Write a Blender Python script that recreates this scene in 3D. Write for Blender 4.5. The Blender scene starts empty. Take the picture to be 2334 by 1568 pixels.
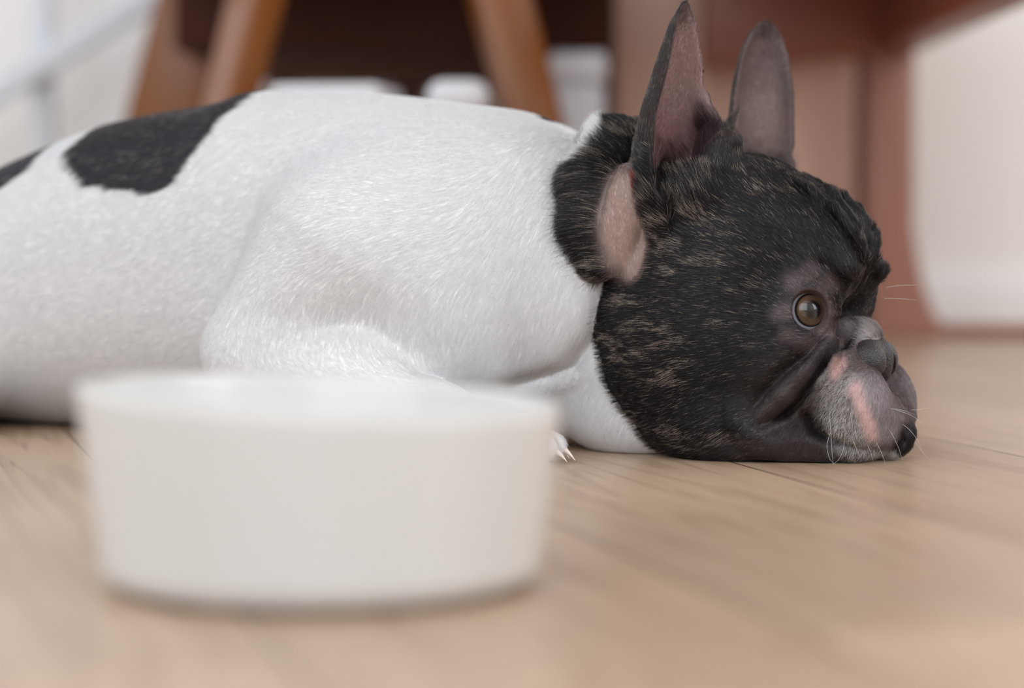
import bpy, bmesh, math, random
import numpy as np
from mathutils import Vector, Matrix

FUR = True            # hair strands on the dog
rng = np.random.default_rng(7)
sc = bpy.context.scene
COL = sc.collection

# ------------------------------------------------------------------ camera
W, H = 2334, 1568
FPX = 5510.0                      # focal length in pixels (85 mm on a 36 mm sensor)
CAM_H = 0.146
HORIZON = 500.0
PITCH = math.atan((H / 2 - HORIZON) / FPX)
cam_data = bpy.data.cameras.new('camera')
cam = bpy.data.objects.new('camera', cam_data)
COL.objects.link(cam)
cam.location = (0, 0, CAM_H)
cam.rotation_euler = (math.pi / 2 - PITCH, 0, 0)
cam_data.sensor_width = 36.0
cam_data.lens = FPX / W * 36.0
cam_data.clip_start = 0.01
cam_data.dof.use_dof = True
cam_data.dof.focus_distance = 1.45
cam_data.dof.aperture_fstop = 85.0 / 29.0
sc.camera = cam

# ------------------------------------------------------------------ light
sc.view_settings.view_transform = 'Standard'
sc.view_settings.look = 'None'
sc.view_settings.gamma = 1.0
sc.view_settings.use_curve_mapping = False
sc.view_settings.exposure = 0.03

sc.cycles.max_bounces = 12
sc.cycles.diffuse_bounces = 7

world = bpy.data.worlds.new('world')
sc.world = world
world.use_nodes = True
bg = world.node_tree.nodes['Background']
bg.inputs[0].default_value = (0.80, 0.88, 1.0, 1)
bg.inputs[1].default_value = 0.6


def area_light(name, loc, target, sx, sy, power, color=(1, 1, 1)):
    d = bpy.data.lights.new(name, 'AREA')
    d.shape = 'RECTANGLE'
    d.size, d.size_y = sx, sy
    d.energy = power
    d.color = color
    o = bpy.data.objects.new(name, d)
    COL.objects.link(o)
    o.location = loc
    o.rotation_euler = (Vector(target) - Vector(loc)).to_track_quat('-Z', 'Y').to_euler()
    return o


# daylight entering through the windows of the room; the back one is added fill
area_light('window_daylight_front', (-0.9, -0.93, 1.4), (-0.7, 0.5, 1.1), 2.5, 2.0, 56, (0.85, 0.93, 1.0))
area_light('window_daylight_side', (2.44, 0.0, 1.4), (0.0, 1.1, 0.4), 1.6, 1.6, 44, (0.89, 0.945, 1.0))
area_light('wall_fill_back', (2.44, 2.6, 1.3), (0.6, 3.0, 0.5), 0.8, 1.3, 12, (1.0, 0.93, 0.86))  # unseen source added to brighten the right of the back wall
area_light('window_daylight_left', (-2.44, 2.15, 1.5), (0.0, 2.4, 0.6), 1.8, 1.6, 26, (0.77, 0.885, 1.0))


# ------------------------------------------------------------------ helpers
def at(px, py, Y):
    """world point seen at photo pixel (px, py) on the plane at distance Y"""
    u, v = (px - W / 2) / FPX, (H / 2 - py) / FPX
    d = Vector((u, math.cos(PITCH) + v * math.sin(PITCH), -math.sin(PITCH) + v * math.cos(PITCH)))
    t = Y / d.y
    return Vector((d.x * t, Y, CAM_H + d.z * t))


def link(name, me, parent=None, mat=None):
    o = bpy.data.objects.new(name, me)
    COL.objects.link(o)
    if parent is not None:
        o.parent = parent
    if mat is not None:
        me.materials.append(mat)
    return o


def tag(o, label=None, cat=None, group=None, kind=None):
    if label: o['label'] = label
    if cat: o['category'] = cat
    if group: o['group'] = group
    if kind: o['kind'] = kind
    return o


def empty(name, loc):
    o = bpy.data.objects.new(name, None)
    o.location = loc
    o.empty_display_size = 0.05
    COL.objects.link(o)
    return o


def bm_obj(name, bm, mat, parent=None, smooth=False, bevel=0.0, seg=3):
    if bevel:
        bmesh.ops.bevel(bm, geom=[e for e in bm.edges], offset=bevel, segments=seg, affect='EDGES', profile=0.5)
    bmesh.ops.recalc_face_normals(bm, faces=bm.faces[:])
    me = bpy.data.meshes.new(name)
    bm.to_mesh(me)
    bm.free()
    if smooth or bevel:
        for p in me.polygons: p.use_smooth = True
        if bevel:
            me.set_sharp_from_angle(angle=math.radians(35))
    o = link(name, me, None, mat)
    if parent is not None:
        o.parent = parent
        bpy.context.view_layer.update()
        o.matrix_parent_inverse = parent.matrix_world.inverted()
    return o


def add_box(bm, x0, x1, y0, y1, z0, z1):
    vs = [bm.verts.new((x, y, z)) for z in (z0, z1) for y in (y0, y1) for x in (x0, x1)]
    for f in ((0, 1, 3, 2), (4, 6, 7, 5), (0, 4, 5, 1), (2, 3, 7, 6), (0, 2, 6, 4), (1, 5, 7, 3)):
        bm.faces.new([vs[i] for i in f])
    return vs


def add_beam(bm, p0, p1, s0, s1, side=(1, 0, 0)):
    """tapered square beam from p0 to p1; s = (width along side, depth)"""
    p0, p1 = Vector(p0), Vector(p1)
    ax = (p1 - p0).normalized()
    u = Vector(side)
    u = (u - ax * u.dot(ax)).normalized()
    w = ax.cross(u)
    vs = []
    for p, s in ((p0, s0), (p1, s1)):
        for a, b in ((-1, -1), (1, -1), (1, 1), (-1, 1)):
            vs.append(bm.verts.new(p + u * a * s[0] / 2 + w * b * s[1] / 2))
    for f in ((3, 2, 1, 0), (4, 5, 6, 7), (0, 1, 5, 4), (1, 2, 6, 5), (2, 3, 7, 6), (3, 0, 4, 7)):
        bm.faces.new([vs[i] for i in f])


def add_lathe(bm, prof, n=96, warp=None):
    rings = []
    for r, z in prof:
        ring = []
        for i in range(n):
            a = 2 * math.pi * i / n
            x, y = r * math.cos(a), r * math.sin(a)
            zz = warp(x, y, z) if warp else z
            ring.append(bm.verts.new((x, y, zz)))
        rings.append(ring)
    for a, b in zip(rings[:-1], rings[1:]):
        for i in range(n):
            bm.faces.new((a[i], a[(i + 1) % n], b[(i + 1) % n], b[i]))
    return rings


# ------------------------------------------------------------------ materials
def new_mat(name):
    m = bpy.data.materials.new(name)
    m.use_nodes = True
    nt = m.node_tree
    b = nt.nodes['Principled BSDF']
    return m, nt, b


def setin(b, **kw):
    for k, v in kw.items():
        b.inputs[k.replace('_', ' ')].default_value = v


def srgb(r, g, b):
    def f(c):
        c /= 255.0
        return c / 12.92 if c <= 0.04045 else ((c + 0.055) / 1.055) ** 2.4
    return (f(r), f(g), f(b), 1.0)


def simple_mat(name, col, rough=0.5, spec=0.5, noise=0.0, scale=8.0, stretch=(1, 1, 1), bump=0.0):
    m, nt, b = new_mat(name)
    setin(b, Base_Color=col, Roughness=rough, Specular_IOR_Level=spec)
    if noise or bump:
        tc = nt.nodes.new('ShaderNodeTexCoord')
        mp = nt.nodes.new('ShaderNodeMapping')
        mp.inputs['Scale'].default_value = stretch
        nz = nt.nodes.new('ShaderNodeTexNoise')
        nz.inputs['Scale'].default_value = scale
        nz.inputs['Detail'].default_value = 5
        nt.links.new(tc.outputs['Object'], mp.inputs[0])
        nt.links.new(mp.outputs[0], nz.inputs['Vector'])
        if noise:
            mx = nt.nodes.new('ShaderNodeMix')
            mx.data_type = 'RGBA'
            c2 = tuple(min(1, c * (1 + noise)) for c in col[:3]) + (1,)
            c1 = tuple(c * (1 - noise) for c in col[:3]) + (1,)
            mx.inputs[6].default_value = c1
            mx.inputs[7].default_value = c2
            nt.links.new(nz.outputs[0], mx.inputs[0])
            nt.links.new(mx.outputs[2], b.inputs['Base Color'])
        if bump:
            bp = nt.nodes.new('ShaderNodeBump')
            bp.inputs['Strength'].default_value = bump
            bp.inputs['Distance'].default_value = 0.002
            nt.links.new(nz.outputs[0], bp.inputs['Height'])
            nt.links.new(bp.outputs[0], b.inputs['Normal'])
    return m


def wood_mat(name, dark, light, rough=0.4, axis='Z', scale=1.0):
    m, nt, b = new_mat(name)
    tc = nt.nodes.new('ShaderNodeTexCoord')
    mp = nt.nodes.new('ShaderNodeMapping')
    s = {'X': (1.2, 14, 14), 'Y': (14, 1.2, 14), 'Z': (14, 14, 1.2)}[axis]
    mp.inputs['Scale'].default_value = tuple(scale * k for k in s)
    nz = nt.nodes.new('ShaderNodeTexNoise')
    nz.inputs['Scale'].default_value = 3.0
    nz.inputs['Detail'].default_value = 6
    nz.inputs['Distortion'].default_value = 0.6
    mx = nt.nodes.new('ShaderNodeMix')
    mx.data_type = 'RGBA'
    mx.inputs[6].default_value = dark
    mx.inputs[7].default_value = light
    nt.links.new(tc.outputs['Object'], mp.inputs[0])
    nt.links.new(mp.outputs[0], nz.inputs['Vector'])
    nt.links.new(nz.outputs[0], mx.inputs[0])
    nt.links.new(mx.outputs[2], b.inputs['Base Color'])
    setin(b, Roughness=rough)
    return m


def floor_mat():
    """oak planks: rows run towards the camera, turned a little; staggered ends, grain and dark pores"""
    m, nt, b = new_mat('oak_floor')
    N, L = nt.nodes, nt.links
    tc = N.new('ShaderNodeTexCoord')
    mp = N.new('ShaderNodeMapping')
    mp.inputs['Rotation'].default_value = (0, 0, math.radians(90 - 15))
    mp.inputs['Location'].default_value = (0.31, 0.052, 0)
    L.new(tc.outputs['Object'], mp.inputs[0])
    br = N.new('ShaderNodeTexBrick')
    br.inputs['Scale'].default_value = 1.0
    br.inputs['Brick Width'].default_value = 1.3
    br.inputs['Row Height'].default_value = 0.185
    br.inputs['Mortar Size'].default_value = 0.0009
    br.inputs['Mortar Smooth'].default_value = 0.2
    br.offset = 0.37
    br.inputs['Color1'].default_value = (0, 0, 0, 1)
    br.inputs['Color2'].default_value = (1, 1, 1, 1)
    br.inputs['Mortar'].default_value = (0.5, 0.5, 0.5, 1)
    L.new(mp.outputs[0], br.inputs['Vector'])
    # per-plank shift of the grain
    sep = N.new('ShaderNodeSeparateColor')
    L.new(br.outputs['Color'], sep.inputs[0])
    off = N.new('ShaderNodeVectorMath'); off.operation = 'MULTIPLY_ADD'
    comb = N.new('ShaderNodeCombineXYZ')
    L.new(sep.outputs[0], comb.inputs[0]); L.new(sep.outputs[0], comb.inputs[1]); L.new(sep.outputs[0], comb.inputs[2])
    off.inputs[1].default_value = (7.3, 3.1, 5.7)
    L.new(comb.outputs[0], off.inputs[0]); L.new(mp.outputs[0], off.inputs[2])
    # broad cathedral figure
    st = N.new('ShaderNodeVectorMath'); st.operation = 'MULTIPLY'; st.inputs[1].default_value = (0.45, 9.0, 1.0)
    L.new(off.outputs[0], st.inputs[0])
    nz = N.new('ShaderNodeTexNoise'); nz.inputs['Scale'].default_value = 2.2; nz.inputs['Detail'].default_value = 3; nz.inputs['Distortion'].default_value = 0.4
    L.new(st.outputs[0], nz.inputs['Vector'])
    sn = N.new('ShaderNodeMath'); sn.operation = 'MULTIPLY'; sn.inputs[1].default_value = 46.0
    L.new(nz.outputs[0], sn.inputs[0])
    sn2 = N.new('ShaderNodeMath'); sn2.operation = 'SINE'
    L.new(sn.outputs[0], sn2.inputs[0])
    # fine fibres
    st2 = N.new('ShaderNodeVectorMath'); st2.operation = 'MULTIPLY'; st2.inputs[1].default_value = (9.0, 260.0, 1.0)
    L.new(off.outputs[0], st2.inputs[0])
    nf = N.new('ShaderNodeTexNoise'); nf.inputs['Scale'].default_value = 1.0; nf.inputs['Detail'].default_value = 4
    L.new(st2.outputs[0], nf.inputs['Vector'])
    pores = N.new('ShaderNodeMapRange'); pores.inputs[1].default_value = 0.60; pores.inputs[2].default_value = 0.72
    L.new(nf.outputs[0], pores.inputs[0])
    # large tone drift
    nl = N.new('ShaderNodeTexNoise'); nl.inputs['Scale'].default_value = 3.0; nl.inputs['Detail'].default_value = 2
    L.new(off.outputs[0], nl.inputs['Vector'])

    def mix(fac, a, bb, blend='MIX'):
        x = N.new('ShaderNodeMix'); x.data_type = 'RGBA'; x.blend_type = blend
        if isinstance(fac, float): x.inputs[0].default_value = fac
        else: L.new(fac, x.inputs[0])
        for i, c in ((6, a), (7, bb)):
            if isinstance(c, tuple): x.inputs[i].default_value = c
            else: L.new(c, x.inputs[i])
        return x.outputs[2]
    c = mix(sep.outputs[0], srgb(172, 145, 120), srgb(187, 161, 137))
    drift = N.new('ShaderNodeMapRange'); drift.inputs[1].default_value = 0.3; drift.inputs[2].default_value = 0.7
    drift.inputs[3].default_value = 0.82; drift.inputs[4].default_value = 1.12
    L.new(nl.outputs[0], drift.inputs[0])
    c = mix(1.0, c, drift.outputs[0], 'MULTIPLY')
    ring = N.new('ShaderNodeMapRange'); ring.inputs[1].default_value = 0.35; ring.inputs[2].default_value = 1.0; ring.inputs[4].default_value = 0.30
    L.new(sn2.outputs[0], ring.inputs[0])
    c = mix(ring.outputs[0], c, srgb(132, 100, 74))
    pm = N.new('ShaderNodeMath'); pm.operation = 'MULTIPLY'; pm.inputs[1].default_value = 0.4
    L.new(pores.outputs[0], pm.inputs[0])
    c = mix(pm.outputs[0], c, srgb(110, 84, 66))
    c = mix(br.outputs['Fac'], c, srgb(70, 50, 38))
    L.new(c, b.inputs['Base Color'])
    bp = N.new('ShaderNodeBump'); bp.inputs['Strength'].default_value = 0.12; bp.inputs['Distance'].default_value = 0.001
    L.new(nf.outputs[0], bp.inputs['Height'])
    L.new(bp.outputs[0], b.inputs['Normal'])
    setin(b, Roughness=0.32, Specular_IOR_Level=0.5)
    return m


M_FLOOR = floor_mat()
M_WALL = simple_mat('wall_paint', srgb(237, 234, 231), 0.7, 0.3, noise=0.02, scale=3)
M_WHITE = simple_mat('white_paint', srgb(232, 232, 232), 0.45)

# ------------------------------------------------------------------ room
RX, RY0, RY1, RZ = 2.5, -0.95, 3.3, 2.6


def structure(name, bm, mat, bevel=0.0):
    o = bm_obj(name, bm, mat, bevel=bevel)
    o['kind'] = 'structure'
    return o


bm = bmesh.new(); add_box(bm, -RX, RX, RY0, RY1, -0.05, 0.0); structure('floor', bm, M_FLOOR)
bm = bmesh.new(); add_box(bm, -RX, RX, RY0, RY1, RZ, RZ + 0.05); structure('ceiling', bm, M_WALL)
bm = bmesh.new(); add_box(bm, -RX, RX, RY1, RY1 + 0.1, 0, RZ); structure('wall_back', bm, M_WALL)


def wall_with_opening(name, axis, c0, c1, lo, hi, o0, o1, z0, z1, o2=None, o3=None):
    """wall slab between c0 and c1 across; runs lo..hi along with an opening o0..o1, z0..z1"""
    if o2 is None: o2 = o3 = hi
    bm = bmesh.new()
    for a0, a1, b0, b1 in ((lo, o0, 0, RZ), (o1, o2, 0, RZ), (o3, hi, 0, RZ), (o0, o1, 0, z0), (o0, o1, z1, RZ), (o2, o3, 0, z0), (o2, o3, z1, RZ)):
        if a1 - a0 < 1e-6: continue
        if axis == 'x': add_box(bm, a0, a1, c0, c1, b0, b1)
        else: add_box(bm, c0, c1, a0, a1, b0, b1)
    return structure(name, bm, M_WALL)


def window_frame(name, axis, c, o0, o1, z0, z1):
    bm = bmesh.new()
    t = 0.05
    n = max(2, round((o1 - o0) / 0.85))
    bars = [(o0, o0 + t, z0, z1), (o1 - t, o1, z0, z1), (o0, o1, z0, z0 + t), (o0, o1, z1 - t, z1),
            ] + [(o0 + (o1 - o0) * i / n - t / 2, o0 + (o1 - o0) * i / n + t / 2, z0, z1) for i in range(1, n)]
    for a0, a1, b0, b1 in bars:
        if axis == 'x': add_box(bm, a0, a1, c - 0.02, c + 0.02, b0, b1)
        else: add_box(bm, c - 0.02, c + 0.02, a0, a1, b0, b1)
    return structure(name, bm, M_WHITE)


wall_with_opening('wall_front', 'x', RY0 - 0.1, RY0, -RX, RX, -2.2, 0.4, 0.3, 2.45)
window_frame('window_1', 'x', RY0 + 0.065, -2.2, 0.4, 0.3, 2.45)
wall_with_opening('wall_right', 'y', RX, RX + 0.1, RY0, RY1, -0.85, 0.85, 0.55, 2.25, 2.15, 3.05)
window_frame('window_2', 'y', RX - 0.085, -0.85, 0.85, 0.55, 2.25)
window_frame('window_added', 'y', RX - 0.085, 2.15, 3.05, 0.55, 2.25)  # unseen window added to go with the back wall fill
wall_with_opening('wall_left', 'y', -RX - 0.1, -RX, RY0, RY1, 1.2, 3.1, 0.65, 2.35)
window_frame('window_3', 'y', -RX + 0.085, 1.2, 3.1, 0.65, 2.35)
bm = bmesh.new(); add_box(bm, -RX, RX, RY1 - 0.014, RY1, 0, 0.072); structure('baseboard_back', bm, M_WHITE, bevel=0.003)

# ------------------------------------------------------------------ background furniture
M_TAN = wood_mat('chair_wood', srgb(110, 60, 16), srgb(134, 78, 28), 0.3, 'Z')
M_SEAT = simple_mat('dark_seat_fabric', srgb(66, 34, 26), 0.85, 0.2, noise=0.12, scale=60)
M_SIDEB = wood_mat('sideboard_wood', srgb(84, 50, 40), srgb(104, 64, 52), 0.5, 'X')
M_RED = wood_mat('table_wood', srgb(118, 56, 32), srgb(142, 74, 46), 0.4, 'X')
M_REDV = wood_mat('table_leg_wood', srgb(136, 86, 68), srgb(156, 106, 86), 0.4, 'Z')
M_CAB = wood_mat('cabinet_wood', srgb(196, 156, 138), srgb(214, 178, 160), 0.5, 'Z')
M_BAR = simple_mat('grey_metal_tube', srgb(208, 211, 216), 0.5)


def PX(px, Y):
    return (px - W / 2) / FPX * Y


def PZ(py, Y):
    return at(W / 2, py, Y).z


# --- low armchair with splayed square legs
chair = tag(empty('wooden_chair', (PX(850, 2.7), 2.7, 0)),
            'wooden chair with thick splayed legs and dark seat standing behind the dog', 'chair')


def chair_leg(px_top, px_low, y_low, Y, wide, deep, turn):
    top = Vector((PX(px_top, Y), Y, 0.43))
    zt, zl = PZ(0, Y), PZ(y_low, Y)
    x0, x1 = PX(px_top, Y), PX(px_low, Y)
    k = (x1 - x0) / (zt - zl)                    # splay per metre of height
    top.x = x0 - k * (0.43 - zt)
    foot = Vector((x0 + k * zt, Y + (0.05 if Y > 2.7 else -0.03), 0))
    bm = bmesh.new()
    add_beam(bm, foot, top, (wide * 0.8, deep * 0.8), (wide, deep), side=(math.cos(turn), math.sin(turn), 0))
    return bm_obj('leg', bm, M_TAN, chair, bevel=0.006)


chair_leg(588, 528, 240, 2.55, 0.047, 0.047, math.radians(42))
chair_leg(1140, 1215, 280, 2.55, 0.060, 0.055, math.radians(12))
chair_leg(455, 365, 290, 2.92, 0.095, 0.045, math.radians(-6))
chair_leg(1160, 1235, 280, 2.92, 0.070, 0.045, math.radians(6))
bm = bmesh.new()
zb = PZ(112, 2.78)
add_box(bm, PX(400, 2.78), PX(1385, 2.78), 2.78, 2.95, zb, 0.42)
bm_obj('seat_rail', bm, M_SEAT, chair, bevel=0.004)
bm = bmesh.new()
add_box(bm, PX(380, 2.7), PX(1400, 2.7), 2.52, 3.0, 0.421, 0.50)
bm_obj('seat', bm, M_SEAT, chair, bevel=0.02)
bm = bmesh.new()
add_box(bm, PX(400, 2.95), PX(1385, 2.95), 2.94, 2.99, 0.501, 0.95)
bm_obj('backrest', bm, M_SEAT, chair, bevel=0.015)

# --- sideboard on legs behind the chair
sb = tag(empty('sideboard', (PX(930, 3.12), 3.12, 0)),
         'dark brown sideboard on short legs against the white wall behind the chair', 'sideboard')
Ys = 3.04
zs = PZ(186, Ys)
bm = bmesh.new(); add_box(bm, PX(600, Ys), PX(1190, Ys), Ys, 3.27, zs, 0.78); bm_obj('carcass', bm, M_SIDEB, sb, bevel=0.004)
bm = bmesh.new(); add_box(bm, PX(590, Ys), PX(1200, Ys), Ys - 0.01, 3.28, 0.781, 0.81); bm_obj('top', bm, M_SIDEB, sb, bevel=0.004)
for a, b in ((606, 915), (922, 1184)):
    bm = bmesh.new(); add_box(bm, PX(a, Ys), PX(b, Ys), Ys - 0.016, Ys - 0.001, zs + 0.02, 0.77)
    d = bm_obj('door', bm, M_SIDEB, sb, bevel=0.003)
for px in (650, 935, 1165):
    bm = bmesh.new()
    add_beam(bm, (PX(px, Ys + .06), Ys + 0.06, 0), (PX(px, Ys + .06), Ys + 0.06, zs - 0.0005), (0.028, 0.028), (0.036, 0.036))
    bm_obj('leg', bm, M_SIDEB, sb, bevel=0.003)

# --- white boxes on the floor around the chair
M_BOX = simple_mat('white_plastic', srgb(206, 204, 208), 0.5)


def box_thing(px0, px1, ytop, Y, depth, label, turn=0.0, rnd=0.008):
    t = tag(empty('storage_box', ((PX(px0, Y) + PX(px1, Y)) / 2, Y + depth / 2, 0)), label, 'box', 'white boxes on the floor')
    hw, h = (PX(px1, Y) - PX(px0, Y)) / 2, PZ(ytop, Y)
    for nm, w_, z0, z1 in (('body', hw - 0.003, 0.0, h - 0.035), ('lid', hw, h - 0.0345, h)):
        bm = bmesh.new(); add_box(bm, -w_, w_, -depth / 2, depth / 2, z0, z1)
        bmesh.ops.rotate(bm, verts=bm.verts[:], cent=(0, 0, 0), matrix=Matrix.Rotation(turn, 3, 'Z'))
        bmesh.ops.translate(bm, verts=bm.verts[:], vec=t.location)
        bm_obj(nm, bm, M_BOX, t, bevel=rnd)


box_thing(634, 892, 190, 2.36, 0.12, 'wide low white storage box in front of the chair, behind the middle of the dog', math.radians(-9))
box_thing(972, 1116, 180, 2.38, 0.10, 'small white rounded storage box in front of the chair, beside its thick leg', 0.0, 0.016)
box_thing(1250, 1384, 116, 2.66, 0.10, 'tall white storage box between the chair leg and the brown cabinet')

# --- tall cabinet side behind the dog's ears
cab = tag(empty('cabinet', (PX(1670, 3.2), 3.2, 0)),
          'pinkish brown wooden cabinet standing against the wall behind the ears of the dog', 'cabinet')
Yc = 3.1
bm = bmesh.new(); add_box(bm, PX(1392, Yc), PX(2000, Yc), Yc, 3.28, 0.0, 0.95); bm_obj('carcass', bm, M_SIDEB, cab, bevel=0.004)
bm = bmesh.new(); add_box(bm, PX(1382, Yc), PX(2008, Yc), Yc - 0.012, 3.284, 0.951, 0.975); bm_obj('top', bm, M_CAB, cab, bevel=0.004)
bm = bmesh.new(); add_box(bm, PX(1400, Yc), PX(1942, Yc), Yc - 0.018, Yc - 0.001, 0.04, 0.93)
dr = bm_obj('door', bm, M_CAB, cab, bevel=0.004)
bm = bmesh.new(); add_box(bm, PX(1900, Yc), PX(1908, Yc), Yc - 0.035, Yc - 0.019, 0.55, 0.70); bm_obj('handle', bm, M_BAR, dr, bevel=0.002)

# --- reddish table: rails, flared leg, floor strip
tb = tag(empty('wooden_table', (0.4, 2.6, 0)),
         'reddish brown wooden table with a flared leg in front of the white wall', 'table')
Yl = 2.98
zr = PZ(118, Yl)
bm = bmesh.new()                                  # leg, flaring out at the foot
L0, L1 = PX(1978, Yl), PX(2082, Yl)
prof = [(L0, L1, zr), (L0, L1, PZ(520, Yl)), (L0 + .002, L1 + .006, PZ(590, Yl)), (L0 + .004, L1 + .014, PZ(650, Yl)),
        (L0 + .004, L1 + .024, PZ(705, Yl)), (L0 + .004, L1 + .040, 0.012), (L0 + .004, L1 + .046, 0.0)]
ring = None
for a, b, z in prof:
    r = [bm.verts.new(v) for v in ((a, Yl, z), (b, Yl, z), (b, Yl + .05, z), (a, Yl + .05, z))]
    if ring:
        for i in range(4): bm.faces.new((ring[i], ring[(i + 1) % 4], r[(i + 1) % 4], r[i]))
    else: bm.faces.new(r)
    ring = r
bm.faces.new(ring)
bm_obj('leg', bm, M_REDV, tb, bevel=0.003)
bm = bmesh.new()                                  # rail along the back
vs = add_box(bm, PX(1600, Yl), L1 + 0.004, Yl - 0.01, Yl + 0.045, zr + 0.0005, zr + 0.12)
for v in vs:
    if v.co.z < zr + 0.05 and v.co.x < 0.3: v.co.z -= 0.022
bm_obj('rail', bm, M_RED, tb, bevel=0.003)
bm = bmesh.new()                                  # rail coming forward on the right
add_beam(bm, (L1 - 0.02, Yl + 0.01, zr + 0.061), (PX(2350, 2.2) - .003, 1.98, zr + 0.061), (0.05, 0.12), (0.05, 0.12), side=(1, 0.1, 0))
bm_obj('rail', bm, M_RED, tb, bevel=0.003)
bm = bmesh.new(); add_box(bm, PX(1560, Yl), L1 + 0.012, 1.96, Yl + 0.08, zr + 0.122, zr + 0.15); bm_obj('table_top', bm, M_RED, tb, bevel=0.005)
bm = bmesh.new(); add_beam(bm, (0.487, 2.0, 0), (0.487, 2.0, zr + .0005), (0.04, 0.04), (0.046, 0.046)); bm_obj('leg', bm, M_REDV, tb, bevel=0.003)
bm = bmesh.new(); add_box(bm, L1 + 0.044, 2.4, Yl + 0.004, Yl + 0.046, 0.0, 0.016); structure('floor_strip', bm, M_REDV, bevel=0.004)  # low reddish strip along the floor, right of the leg

# --- pale frame of bars in front of the wall
rk = tag(empty('bar_frame', (PX(90, 3.15), 3.15, 0)),
         'pale grey frame with an upright and a slanting brace against the white wall', 'rack')


def bar(name, p0, p1, w, d=0.02):
    bm = bmesh.new(); add_beam(bm, p0, p1, (w, d), (w, d), side=(1, 0, 0.3)); return bm_obj(name, bm, M_BAR, rk, bevel=0.004)


Yb = 3.12
bar('upright', (PX(92, Yb), Yb + .03, 0), (PX(92, Yb), Yb + .03, 0.9), 0.03)
bar('upright', (PX(-720, Yb), Yb + .03, 0), (PX(-720, Yb), Yb + .03, 0.9), 0.03)
k0, k1 = at(-720, 650, Yb), at(1000, -395, Yb)
k1 = at(420, -55, Yb)
bar('brace', k0, k1, 0.034)
bar('cross_bar', (PX(-720, Yb) - .02, Yb + .055, 0.88), (PX(430, Yb), Yb + .055, 0.88), 0.025)
bar('upright', (PX(425, Yb), Yb + .03, PZ(-60, Yb)), (PX(425, Yb), Yb + .03, 0.9), 0.03)

# ------------------------------------------------------------------ white feeding bowl, rim a little higher on one side
m, nt, b = new_mat('white_glazed_ceramic')
setin(b, Base_Color=srgb(200, 198, 195), Roughness=0.22, Specular_IOR_Level=0.5)
M_BOWL = m
bm = bmesh.new()
HB, RB, RT, TW = 0.0765, 0.0885, 0.0968, 0.0048
prof = [(0.0, 0.0), (RB - 0.02, 0.0), (RB - 0.011, 0.0006)]
for i in range(1, 9):
    a = -math.pi / 2 + i * (math.pi / 2) / 8
    prof.append((RB - 0.011 + 0.011 * math.cos(a), 0.0115 + 0.011 * math.sin(a)))
for t in (0.3, 0.6, 0.9): prof.append((RB + (RT - RB) * t, 0.0115 + (HB - 0.014) * t))
for i in range(0, 9):
    a = math.pi * i / 8
    prof.append((RT - TW / 2 + TW / 2 * math.cos(a), HB - TW / 2 + TW / 2 * math.sin(a)))
for t in (0.9, 0.6, 0.3): prof.append((RB - TW + (RT - RB) * t, 0.0165 + (HB - 0.019) * t))
for i in range(0, 7):
    a = -i * (math.pi / 2) / 6
    prof.append((RB - TW - 0.012 + 0.012 * math.cos(a), 0.0175 + 0.012 * math.sin(a)))
prof.append((0.0, 0.0055))
add_lathe(bm, prof, 128, warp=lambda x, y, z: z * (1 - 0.062 * x / 0.0968) if z > 0.03 else z * (1 - 0.062 * x / 0.0968 * z / 0.03))
bmesh.ops.remove_doubles(bm, verts=bm.verts[:], dist=1e-6)
bowl = bm_obj('pet_bowl', bm, M_BOWL, smooth=True)
bowl.location = ((731 - W / 2) / 5705.0, FPX / 5705.0, 0.0004)
tag(bowl, 'white round ceramic pet bowl standing on the floor in front of the dog', 'bowl')

# ------------------------------------------------------------------ the dog: one continuous sculpted surface
# dog frame: f forwards along the nose, l to the side that faces the viewer, z up; origin on the floor between the ears
YAW = math.radians(27)
CA, SA = math.cos(YAW), math.sin(YAW)
Y0 = 1.515
X0 = (1625 - W / 2) / FPX * Y0


def to_world(f, l, z):
    return X0 + f * CA - l * SA, Y0 - f * SA - l * CA, z


def HP(px, py, l):
    """(f, z) in metres of the point seen at a photo pixel if it lies l (mm) off the middle plane"""
    l = l / 1000.0
    f = 0.0
    for _ in range(12):
        Y = Y0 - f * SA - l * CA
        p = at(px, py, Y)
        f = (p.x - X0 + l * SA) / CA
    return f, p.z


def FLZ(px, py, l):
    f, z = HP(px, py, l)
    return (f * 1000, l, z * 1000)


def axis_coords(segs):
    out = []
    for a, b, st in segs:
        n = max(1, int(round((b - a) / st)))
        out.append(np.linspace(a, b, n, endpoint=False))
    out.append(np.array([segs[-1][1]]))
    return np.concatenate(out).astype(np.float32)


def resolution(fine):
    # grid in the dog frame: fine over the head, coarser along the trunk
    gf = axis_coords([(-0.70, -0.33, 0.005), (-0.33, -0.105, 0.0028), (-0.105, -0.065, 0.002), (-0.065, 0.150, fine)])
    gl = axis_coords([(-0.175, -0.085, 0.005), (-0.085, 0.085, fine), (0.085, 0.175, 0.003)])
    gz = axis_coords([(-0.004, 0.200, fine), (0.200, 0.300, fine * 1.1)])
    return gf, gl, gz


GRID = resolution(0.0013)
Z3 = GRID[2][None, None, :]
BIG = 0.06


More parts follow.
